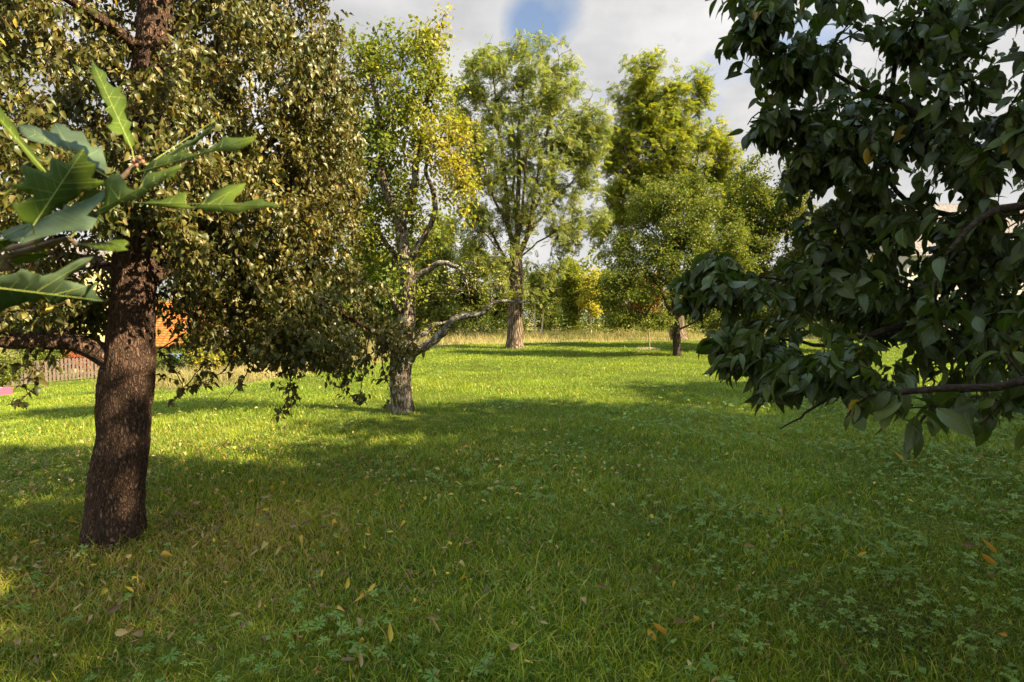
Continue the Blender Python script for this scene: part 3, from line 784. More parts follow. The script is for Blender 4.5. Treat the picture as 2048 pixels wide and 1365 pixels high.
ash([(1357, 686, D4, .8), (1356, 676, D4, .62), (1354, 640, D4, .5), (1350, 560, D4, .42), (1346, 500, D4, .36)],
    [[(1350, 540, D4, .25), (1322, 430, D4, .22), (1312, 320, D4, .16), (1295, 210, D4, .09), (1285, 120, D4, .03)],
     [(1348, 520, D4, .26), (1340, 420, D4, .22), (1345, 300, D4, .14), (1340, 190, D4, .07)],
     [(1348, 540, D4, .25), (1375, 440, D4, .2), (1392, 320, D4, .15), (1400, 220, D4, .08), (1395, 140, D4, .03)],
     [(1340, 460, D4, .14), (1280, 370, 39, .1), (1245, 290, 38.6, .05), (1225, 220, 38.5, .02)],
     [(1370, 450, D4, .14), (1425, 350, 40, .1), (1455, 270, 40, .04)],
     [(1345, 500, D4, .12), (1270, 430, 40.5, .08), (1215, 390, 41, .03)]],
    [ell(1290, 175, D4, 70, 70, 2.8), ell(1398, 190, D4, 30, 62, 1.3), ell(1335, 310, D4, 110, 90, 3.8), ell(1440, 300, D4, 40, 62, 1.8), ell(1275, 400, D4, 78, 85, 3), ell(1245, 300, D4, 40, 80, 2), ell(1320, 230, D4, 80, 60, 3), ell(1420, 400, D4, 70, 70, 2.6), ell(1222, 440, D4, 50, 70, 2), ell(1225, 330, D4, 28, 70, 1.4), ell(1455, 370, D4, 30, 70, 1.6), ell(1450, 470, D4, 50, 60, 2)],
    1900, 10, .40, M['ash_leaf_warm'], 'warm green ash tree with two top lobes rising behind the small apple tree', M['ash_bark'], .55, 5.7)

# ---- the small apple tree right of the middle
def bushy(name, cat, base, trunk, limbs, lobes, n, per, size, mat, label, bark, tpl, gap=.2, gs=1.0, seed=0., group=None, sig=.1, droop=.3, span=.6, step=.25, minr=.8, rt=.006, tf=None, shell=.45, sides=(14, 6, 4, 3), big=.06, up=.8, skip=0.0):
    tr = make_tree(name, base, label, cat, group)
    s = Skel()
    s.limb(trunk, step)
    for r_ in limbs: s.limb(r_, step, .01)
    T = sample_lobes(lobes, n, shell=shell, gap=gap, gscale=gs, seed=seed)
    s.grow(T, step=step, angle=.6, bend=.35, sag=.05, jit=.15, minr=minr)
    s.radii(rt, .45)
    w = MB(); s.wood(w, big, .06, sides, skip); w.build('trunk', bark, tr, True)
    c = MB()
    twig_leaves(s, c, tpl, per, size, sig, droop, span, up, tf, .9)
    c.build('crown', mat, tr, False)
    return tr
DIA = diamond_template(.62, .2, .25)
D5 = 25.0
bushy('apple_tree', 'tree', at(1354, 712, D5), rooted([(1354, 714, D5, .21), (1354, 695, D5, .175), (1352, 665, D5, .165), (1350, 630, D5, .13), (1345, 560, D5, .10), (1350, 480, D5, .06), (1360, 400, D5, .03)]),
      [L((1350, 650, D5, .09), (1325, 590, 24.6, .07), (1295, 545, 24.2, .04), (1260, 530, 24, .02)), L((1352, 640, D5, .08), (1390, 570, 24.8, .06), (1430, 500, 24.8, .03)), L((1350, 655, D5, .06), (1300, 630, 24, .04), (1240, 610, 23.6, .02)), L((1350, 600, D5, .06), (1380, 560, 26.5, .04), (1400, 500, 27, .02)), L((1358, 660, D5, .05), (1400, 640, 24.6, .035), (1440, 620, 24.4, .02))],
      [ell(1330, 530, D5, 120, 85, 2.3), ell(1250, 590, 24.6, 62, 55, 1.5), ell(1405, 470, D5, 85, 85, 2), ell(1420, 590, D5, 70, 50, 1.5), ell(1235, 500, D5, 40, 45, 1), ell(1330, 430, D5, 80, 60, 1.8), ell(1290, 640, 24.3, 70, 18, 1.2), ell(1215, 570, 24.4, 38, 50, 1.2), ell(1230, 640, 24.2, 35, 18, 1), ell(1470, 520, 25, 45, 70, 1.4), ell(1300, 400, 25.3, 55, 45, 1.2), ell(1390, 380, 25.3, 45, 50, 1.2)],
      2000, 26, .115, M['apple_leaf'], 'round small apple tree with short dark trunk, standing in front of an ash', M['dark_bark'], DIA, .5, 1.1, 2.2, sig=.13, minr=1.4)

# ---- bushier trees right of the apple tree
def simple_tree(name, cat, px, py_base, d, top, half, label, mat, group=None, n=420, per=24, size=.13, bark=None, gap=.42, gs=.6, low=.1, rtrunk=.14, seed=0., tpl=None, lean=0, rd=None, squash=1.0):
    b = at(px, py_base, d); b[2] = gz(b[0], b[1])
    _, yb, _ = proj(b)
    H = yb - top                               # pixels tall
    k = d / F
    tk = np.array([[b[0], b[1], b[2] - .1, rtrunk * 1.25], [b[0] + rng.normal(0, .05), b[1], b[2] + .12 * H * k, rtrunk], [b[0] + rng.normal(0, .15) + lean * .5, b[1], b[2] + .45 * H * k, rtrunk * .65], [b[0] + rng.normal(0, .25) + lean, b[1] + rng.normal(0, .2), b[2] + .93 * H * k, .02]])
    lb = []
    for q in range(6):
        f = low + (1 - low) * (q + .6) / 6.3
        wq = half * (1.05 - abs(f - .5) * 1.25) * (.75 + .3 * rng.random())
        lb.append(ell(px + rng.normal(0, half * .22) + lean / k * f, yb - f * H, d + rng.normal(0, half * k * .25), max(wq, half * .25), H * (1 - low) / 7.5 * 1.25, (rd or half * k) * (.7 + .3 * rng.random())))
    return bushy(name, cat, b, tk, [], lb, int(n * 1.35), int(per * 1.3), size * 1.3, mat, label, bark or M['dark_bark'], tpl or DIA, gap, gs, seed, group, sig=size * 1.2, step=.5, minr=b[2] + .12 * H * k, rt=.009, big=.12, skip=.012, span=1.0)
GB = 'bushy trees right of the apple tree'
simple_tree('leafy_tree', 'tree', 1500, 690, 32, 335, 95, 'round yellow green tree just right of the apple tree', M['apple_leaf'], GB, 800, 26, .12, low=.12, seed=1)
simple_tree('leafy_tree', 'tree', 1585, 690, 30, 318, 70, 'bushy tree with thin upright tips touching the cherry leaves', M['wood_leaf'], GB, 700, 26, .11, low=.1, seed=2)
simple_tree('leafy_tree', 'tree', 1690, 695, 28, 400, 85, 'dense green tree half hidden behind the cherry boughs', M['wood_leaf'], GB, 600, 26, .12, low=.05, seed=3)

# ---- the wood at the end of the meadow: each tree its own
GW = 'trees at the edge of the wood beyond the meadow'
for (nm, px, d, top, half, lab, mt, n, sz, low) in (
    ('hedge_tree', 885, 46, 430, 70, 'tall soft green tree filling the gap left of the taller ash', 'ash_leaf', 620, .17, .06),
    ('hedge_tree', 815, 50, 500, 60, 'green tree behind the trunk of the old fruit tree', 'wood_leaf', 480, .18, .05),
    ('hedge_tree', 950, 54, 490, 55, 'low green tree under the bare lichen limbs', 'wood_leaf', 420, .18, .05),
    ('hedge_tree', 1005, 56, 520, 50, 'small dark tree straight behind the ash trunk', 'wood_leaf', 360, .18, .05),
    ('hedge_tree', 1140, 50, 515, 36, 'pointed green tree left of the golden birch', 'ash_leaf_warm', 420, .16, .05),
    ('hedge_tree', 1100, 58, 545, 48, 'dark green tree above the two pale saplings', 'wood_leaf', 360, .17, .05),
    ('hedge_tree', 1228, 58, 540, 44, 'dull green tree right of the golden birch', 'wood_leaf', 360, .17, .05),
    ('hedge_tree', 1290, 52, 545, 40, 'rusty orange tree glowing behind the apple tree', 'rust_leaf', 380, .16, .08),
    ('hedge_tree', 1420, 56, 570, 60, 'green tree behind the trunk of the apple tree', 'wood_leaf', 420, .18, .05),
    ('hedge_tree', 1500, 54, 560, 60, 'shaded green tree low behind the round yellow green tree', 'wood_leaf', 420, .18, .05),
    ('hedge_tree', 735, 48, 470, 70, 'tall green tree glimpsed between the pear leaves and the old fruit tree', 'ash_leaf', 480, .18, .05),
    ('hedge_tree', 640, 44, 560, 70, 'yellow green tree behind the right edge of the pear crown', 'apple_leaf', 420, .18, .05),
    ('hedge_tree', 545, 40, 590, 60, 'green garden tree behind the hanging pear sprigs', 'apple_leaf', 380, .17, .05),
    ('hedge_tree', 250, 40, 560, 80, 'green garden tree behind the orange roofed shed', 'wood_leaf', 380, .17, .05),
    ('hedge_tree', 100, 30, 560, 70, 'bright green garden tree behind the wooden fence', 'apple_leaf', 420, .14, .05)):
    simple_tree(nm, 'tree', px, 670, d, top, half, lab, M[mt], GW, n, 26, sz, low=low, seed=px * .13)
simple_tree('birch_tree', 'tree', 1182, 668, 48, 540, 19, 'slim golden yellow birch standing out against the green wood', M['gold_leaf'], None, 170, 22, .15, bark=M['pale_bark'], low=.35, rtrunk=.06, seed=4)
for px, lab in ((1070, 'left of the two thin pale saplings right of the ash trunk'), (1083, 'right one of the two thin pale saplings right of the ash trunk')):
    simple_tree('sapling', 'tree', px, 668, 43, 545, 14, lab, M['apple_leaf'], 'thin pale saplings beside the ash', 60, 16, .14, bark=M['pale_bark'], low=.5, rtrunk=.075, seed=px * .1)

# undergrowth in front of the wood and beyond it: one mass
mb = MB()
n = 26000
xx = rng.uniform(-34, 46, n); yy = rng.uniform(46, 62, n)
hh = (1.1 + 1.0 * np.sin(xx * .6) * np.sin(xx * .23 + 1) + .7 * np.sin(xx * 1.7 + yy) + .14 * (yy - 46)) ; hh = np.maximum(hh, .5)
P = np.stack([xx, yy, gz(xx, yy) + hh * rng.random(n) ** .6], -1)
D = rng.normal(0, 1, (n, 3)); N = rng.normal(0, .6, (n, 3)) + np.array([0, 0, .8])
add_leaves(mb, DIA, P, D, N, rng.uniform(.16, .34, n), np.clip(rng.normal(.4, .25, n) + .2 * np.sin(xx * .8), 0, 1))
o = mb.build('undergrowth', M['wood_leaf']); tag(o, 'dense green undergrowth along the foot of the wood', 'undergrowth', kind='stuff')
mb = MB()
n = 26000
xx = rng.uniform(-80, 110, n); yy = rng.uniform(66, 90, n)
hh = 7.0 + 1.8 * np.sin(xx * .21) + 1.2 * np.sin(xx * .55 + 2) + .8 * np.sin(xx * 1.3)
P = np.stack([xx, yy, gz(xx, yy) + hh * rng.random(n) ** .7], -1)
D = rng.normal(0, 1, (n, 3)); N = rng.normal(0, .6, (n, 3)) + np.array([0, 0, .8])
add_leaves(mb, DIA, P, D, N, rng.uniform(.4, .8, n), rng.random(n))
o = mb.build('far_woods', M['wood_leaf']); tag(o, 'far green wood closing the view behind the meadow', 'wood', kind='stuff')

# ---- the cherry on the right: boughs close to the camera, its trunk out of the picture
cherry = make_tree('cherry_tree', (5.6, 3.4), 'dark cherry tree whose large drooping leaves fill the right side', 'tree')
sk = Skel()
b0 = np.array([5.6, 3.4])
sk.limb(np.array([[5.6, 3.4, gz(5.6, 3.4) - .1, .22], [5.6, 3.4, .5, .18], [5.55, 3.45, 1.6, .16], [5.4, 3.5, 3.2, .13], [5.3, 3.6, 5.0, .08], [5.2, 3.6, 7.0, .03]]), .15)
for rows in ([[5.55, 3.45, 1.5, .08], [4.2, 3.2, 1.75, .06], [*at(2040, 615, 3.2), .045], [*at(1850, 650, 3.0), .032], [*at(1690, 672, 2.9), .02], [*at(1560, 680, 2.8), .009]],
             [[5.55, 3.45, 1.9, .06], [4.2, 3.6, 2.1, .04], [*at(1800, 480, 3.4), .025], [*at(1650, 540, 3.3), .014], [*at(1480, 592, 3.1), .006]],
             [[5.45, 3.5, 2.9, .08], [4.2, 3.2, 3.0, .055], [*at(1950, 260, 3.0), .035], [*at(1750, 200, 3.0), .02], [*at(1560, 110, 3.0), .008]],
             [[5.45, 3.5, 2.4, .07], [4.3, 3.4, 2.5, .045], [*at(1900, 420, 3.2), .028], [*at(1740, 300, 3.3), .016], [*at(1560, 250, 3.2), .006]],
             [[5.55, 3.45, 1.3, .06], [4.2, 2.4, 1.4, .045], [2.6, 1.9, 1.45, .03], [*at(1900, 760, 1.75), .018], [*at(1740, 790, 1.9), .009]],
             [[5.5, 3.45, 1.9, .06], [4.0, 2.5, 2.2, .04], [*at(2080, 420, 2.2), .025], [*at(1900, 500, 2.1), .012]],
             [[5.4, 3.5, 3.4, .07], [4.0, 2.9, 3.8, .045], [*at(1900, -120, 3.0), .03], [*at(1650, -80, 3.0), .012]],
             [[5.35, 3.55, 4.4, .07], [4.2, 4.2, 5.0, .045], [3.0, 4.6, 5.2, .02]],
             [[5.4, 3.5, 3.6, .07], [6.6, 3.0, 4.4, .04], [7.6, 2.6, 4.8, .02]],
             [[5.4, 3.5, 3.0, .07], [6.2, 4.8, 3.8, .04], [6.8, 6.0, 4.2, .02]],
             [[5.5, 3.45, 2.4, .07], [5.6, 2.0, 3.2, .04], [5.4, .8, 3.6, .02]]):
    rows = np.array(rows); rows[:, 3] *= .62; sk.limb(rows, .1, .012)
sk.limb(np.array([[5.35, 3.5, 4.2, .05], [4.4, 2.9, 4.6, .035], [3.2, 2.2, 4.8, .02], [2.2, 1.6, 4.9, .01]]), .1, .012)
def cherry_keep(p):
    px, py, d = proj(p)
    if d > .3 and d < 1.25 and -200 < px < 2250: return False
    if 0 < d < 5:
        lim = np.interp(py, [-300, 0, 60, 130, 190, 230, 280, 330, 400, 440, 500, 545, 580, 620, 680, 760, 800, 840, 870], [1380, 1410, 1470, 1480, 1560, 1540, 1500, 1580, 1640, 1590, 1520, 1430, 1385, 1420, 1440, 1460, 1600, 1690, 1980])
        if px < lim + 12 or (py > 830 and px < 2300): return False
        if 620 < py < 760 and px < 1530 and rng.random() < .4: return False
    return True
lobes = [ell(1560, 50, 3.0, 130, 90, .5), ell(1760, 90, 3.0, 200, 160, .9), ell(1960, 150, 2.6, 200, 200, .8), ell(1610, 270, 3.2, 110, 70, .5), ell(1760, 330, 3.2, 170, 120, .8), ell(1950, 380, 2.8, 170, 180, .9), ell(1800, 530, 3.0, 180, 120, .8), ell(1640, 560, 3.2, 120, 80, .6),
         ell(1440, 580, 3.0, 60, 60, .3), ell(1560, 690, 2.7, 140, 60, .5), ell(1760, 740, 2.1, 200, 85, .4), ell(1960, 740, 1.75, 170, 110, .35), ell(1980, 800, 2.2, 160, 60, .5), ell(1480, 40, 3.1, 70, 60, .35), ell(2000, 640, 2.6, 120, 120, .6), ell(1980, 480, 3.0, 130, 100, .6), ell(2020, 780, 1.9, 90, 80, .4), ell(1960, 560, 2.1, 150, 120, .4),
         ell(1700, 440, 3.3, 110, 60, .5), ell(1900, 650, 3.4, 200, 150, .9), ell(1750, 620, 3.6, 180, 90, .7)]
T = sample_lobes(lobes, 1180, shell=.45, gap=.5, gscale=2.9, seed=4.4, keep=cherry_keep)
off = [(np.array([3.6, 2.3, 4.7]), np.array([2.1, 2.2, .9])), (np.array([5.4, 3.6, 4.2]), np.array([2.8, 3.0, 2.6])), (np.array([5.2, 3.4, 6.2]), np.array([2.2, 2.4, 1.4])), (np.array([5.8, 1.6, 3.6]), np.array([2.4, 2.2, 1.8]))]
T2 = sample_lobes(off, 1900, shell=.5, gap=.1, gscale=1.2, seed=2.0, keep=cherry_keep)
T3 = [sample_lobes([l_], k_, shell=.5) for l_, k_ in ((ell(1430, 575, 3.05, 62, 48, .3), 75), (ell(1430, 522, 3.0, 22, 16, .1), 8), (ell(1480, 690, 2.75, 65, 45, .3), 55), (ell(1570, 740, 2.5, 90, 40, .3), 50), (ell(1520, 50, 3.0, 55, 60, .3), 45), (ell(1580, 130, 3.0, 60, 50, .3), 45), (ell(1560, 240, 3.15, 60, 30, .25), 40), (ell(1620, 340, 3.2, 50, 50, .3), 35))]
T = np.vstack([T, T2] + T3)
sk.grow(T, step=.12, angle=.5, bend=.35, sag=.1, jit=.12, minr=1.0)
for s_ in ([(1620, -20, 3.0), (1550, 30, 3.0), (1490, 60, 2.95), (1462, 62, 2.95)], [(1560, -60, 3.1), (1470, -10, 3.1), (1410, 2, 3.1)], [(1540, 40, 2.95), (1515, 90, 2.9), (1500, 118, 2.9)],
          [(1680, 90, 3.0), (1600, 110, 3.0), (1560, 150, 2.95), (1552, 185, 2.95)], [(1660, 220, 3.2), (1580, 225, 3.15), (1520, 225, 3.1), (1495, 250, 3.1)], [(1640, 300, 3.2), (1600, 310, 3.15), (1575, 350, 3.15)],
          [(1700, 350, 3.2), (1640, 370, 3.2), (1610, 410, 3.15)], [(1560, 560, 3.1), (1480, 545, 3.05), (1430, 520, 3.0)], [(1520, 600, 3.0), (1440, 590, 3.0), (1385, 580, 3.0)], [(1600, 650, 2.8), (1520, 640, 2.8), (1460, 665, 2.8), (1420, 690, 2.75)],
          [(1640, 720, 2.6), (1540, 710, 2.6), (1480, 735, 2.55), (1440, 765, 2.55)], [(1700, 760, 2.3), (1620, 770, 2.3), (1590, 790, 2.3)], [(1800, 790, 2.0), (1730, 810, 2.0), (1690, 840, 2.0)], [(1900, 790, 1.8), (1850, 830, 1.8), (1840, 855, 1.8)],
          [(2040, 760, 1.8), (1990, 820, 1.8), (1960, 850, 1.8)], [(1690, 790, 2.3), (1640, 810, 2.3), (1600, 840, 2.3), (1560, 858, 2.3)]):
    q = np.array([[*at(*w_), .007 - .004 * i / (len(s_) - 1)] for i, w_ in enumerate(s_)])
    ids = sk.limb(q, .05, .004)
    if s_[0] != (1690, 790, 2.3):
        for i0 in range(2, len(ids), 3): sk.twigs.append(ids[max(0, i0 - 4):i0 + 1])
sk.radii(.0032, .45)
wood = MB(); sk.wood(wood, .05, .04, (18, 8, 5, 4)); wood.build('trunk', M['cherry_bark'], cherry, True)
lf = MB()
CH = leaf_template(6, .42, .18, .4, .85)
def ch_tint(P): return np.clip(np.where(rng.random(len(P)) < .006, 1.0, rng.random(len(P)) * .95), 0, 1)
k = twig_leaves(sk, lf, CH, 8, .102, .02, .8, .2, .75, ch_tint, .7, smin=.35, wj=.2)
lf.build('crown', M['cherry_leaf'], cherry, True)
print('cherry', k)

# ---- tall trees just outside the picture on the right, whose shade lies over the foreground
def shade_tree(x, y, H, r, zc, label, n, size=.2, mt='wood_leaf', per=26):
    b = np.array([x, y, float(gz(x, y))])
    tk = np.array([[x, y, b[2] - .1, .3], [x, y, 2.0, .24], [x + .2, y, H * .55, .15], [x, y, H * .95, .03]])
    lb = [(np.array([x, y, zc]), np.array([r, r, H - zc])), (np.array([x - r * .3, y + r * .3, zc + .5]), np.array([r * .8, r * .8, (H - zc) * .7])), (np.array([x + r * .3, y - r * .3, zc - .5]), np.array([r * .8, r * .8, (H - zc) * .8]))]
    bushy('shade_tree', 'tree', b, tk, [], lb, n, per, size, M[mt], label, M['dark_bark'], DIA, .1, .5, x, 'tall trees shading the foreground', sig=.2, step=.5, minr=1.6, rt=.008, skip=.012, span=1.0)
shade_tree(10.8, 4.5, 10.4, 3.6, 6.8, 'tall leafy tree behind the cherry, out beyond the right edge', 700, .24)
shade_tree(15.0, 8.9, 9.6, 3.1, 6.0, 'leafy tree farther back behind the cherry boughs', 620, .24)
shade_tree(10.2, .3, 11.0, 3.7, 7.0, 'tall leafy tree to the right of the camera position', 850, .24)

shade_tree(15.4, 5.6, 8.6, 2.7, 5.0, 'rounded tree between the other shading trees beyond the right edge', 560, .24)
shade_tree(7.0, -4.7, 9.0, 3.1, 5.8, 'leafy tree behind the camera position on the right', 560, .24)

# ------------------------------------------------------------------ oak sprig close to the camera, upper left
oak = empty('oak_tree', (-1.75, .55, float(gz(-1.75, .55))), 'young oak whose lobed leaves reach in close at the upper left', 'tree')
wood = MB()
tk = smooth_path(np.array([[-1.75, .55, -.1, .045], [-1.74, .56, .9, .038], [-1.72, .56, 1.75, .03], [-1.74, .58, 2.6, .018], [-1.72, .6, 3.2, .006]]), .08)
tube(wood, tk[:, :3], tk[:, 3], 12)
wood.build('trunk', M['oak_bark'], oak, True)
tw = [np.array([[-1.73, .56, 1.55, .016], [-1.2, .62, 1.66, .009], [*at(-60, 540, .74), .0052], [*at(0, 518, .74), .0046], [*at(70, 497, .75), .0042], [*at(135, 478, .76), .0032], [*at(150, 490, .77), .002]]),
      np.array([[-1.73, .56, 1.72, .014], [-1.15, .66, 1.72, .008], [*at(-40, 500, .8), .0048], [*at(120, 440, .81), .004], [*at(215, 380, .82), .0034], [*at(262, 338, .83), .0034], [*at(276, 322, .83), .0022]])]
for q in tw:
    wood = MB(); s_ = smooth_path(q, .02); tube(wood, s_[:, :3], s_[:, 3], 8); wood.build('twig', M['oak_bark'], oak, True)
bud = MB()
for (a, b_) in ((266, 326), (277, 320), (284, 329), (272, 336)):
    p = at(a, b_, .828); q = at(a + 3, b_ - 9, .826); s_ = np.linspace(0, 1, 6)[:, None]; P = p * (1 - s_) + q * s_
    tube(bud, P, .0034 * np.sin(np.pi * (.12 + .86 * s_[:, 0])), 7)
bud.build('bud', plain_mat('oak_bud', (.30, .13, .09), .5), oak, True)

def lobed_leaf(outline, base, tip, d_base, d_tip, tilt, tint, veins=(), node=None):
    """an oak leaf: outline in photo pixels, laid in a sloping, slightly cupped blade of real thickness"""
    O = np.array(outline, float); b = np.array(base, float); t = np.array(tip, float)
    ax = (t - b); LL = np.linalg.norm(ax); ax = ax / LL; pr = np.array([-ax[1], ax[0]])
    def depth(P):
        u = (P - b) @ ax / LL; v = (P - b) @ pr / LL
        return d_base + (d_tip - d_base) * u + tilt * v + .10 * np.abs(v) * .35 + .02 * np.sin(u * 5) * v
    # fill the outline with small triangles so that the blade can curve
    from mathutils.geometry import delaunay_2d_cdt
    k = len(O); sp_ = LL / 14
    def inside(P):
        x, y = P[:, 0][:, None], P[:, 1][:, None]; x0, y0 = O[:, 0], O[:, 1]; x1, y1 = np.roll(x0, -1), np.roll(y0, -1)
        c = ((y0 > y) != (y1 > y)) & (x < (x1 - x0) * (y - y0) / np.where(y1 == y0, 1e-9, y1 - y0) + x0)
        return c.sum(1) % 2 == 1
    g_ = np.stack(np.meshgrid(np.arange(O[:, 0].min(), O[:, 0].max(), sp_), np.arange(O[:, 1].min(), O[:, 1].max(), sp_)), -1).reshape(-1, 2) + .37
    g_ = g_[inside(g_)]
    g_ = g_[np.array([np.min(((O - q) ** 2).sum(1)) > (sp_ * .45) ** 2 for q in g_], bool)] if len(g_) else g_
    pts = [Vector((float(a), float(c))) for a, c in np.vstack([O, g_])]
    rv, re_, rf_, _, _, _ = delaunay_2d_cdt(pts, [], [list(range(k))], 1, 1e-4)
    RV = np.array([[q.x, q.y] for q in rv]); dd = depth(RV)
    V = np.array([at(p[0], p[1], z) for p, z in zip(RV, dd)])
    mb = MB(); tr_ = np.array([list(f) for f in rf_ if len(f) == 3])
    mb.add(V, None, tr_, None, np.full(len(tr_), tint))
    o = mb.build('leaf', M['oak_leaf'], oak, True)
    sol = o.modifiers.new('thickness', 'SOLIDIFY'); sol.thickness = .0004; sol.offset = 0
    # midrib and side veins as slim raised cords
    vm = MB()
    def cord(p0, p1, r0, r1, n=8):
        s_ = np.linspace(0, 1, n)[:, None]; P2 = p0 * (1 - s_) + p1 * s_
        dd = depth(P2) - .0005
        P3 = np.array([at(p[0], p[1], z) for p, z in zip(P2, dd)])
        tube(vm, P3, np.linspace(r0, r1, n), 5)
    cord(b, t, .0008, .0002, 14)
    for (u, tx, ty) in veins:
        cord(b + ax * LL * u, np.array([tx, ty], float), .0004, .00012)
    for u in np.linspace(.12, .92, 8):                 # fine side veins out to the margin
        for sg in (-1, 1):
            p0 = b + ax * LL * u; dr = ax * .62 + pr * sg * .78; q_ = p0 + dr * np.arange(1, 120)[:, None] * LL * .008
            ins = inside(q_); n_in = int(np.argmin(ins)) if not ins.all() else 119
            if n_in > 6: cord(p0, p0 + dr * n_in * LL * .008 * .93, .00022, .00008, 7)
    if node is not None:
        p1, p2 = at(*b, d_base - .0006), at(*node); c_ = (p1 + p2) / 2 + np.array([0, 0, -.006])
        s_ = np.linspace(0, 1, 9)[:, None]; tube(vm, (1 - s_) ** 2 * p1 + 2 * s_ * (1 - s_) * c_ + s_ ** 2 * p2, np.linspace(.0009, .0013, 9), 6)
    vo = vm.build('midrib', M['oak_vein'], o, True)
    vo.matrix_parent_inverse = Matrix.Identity(4)
    for v in vo.data.vertices: pass
    return o

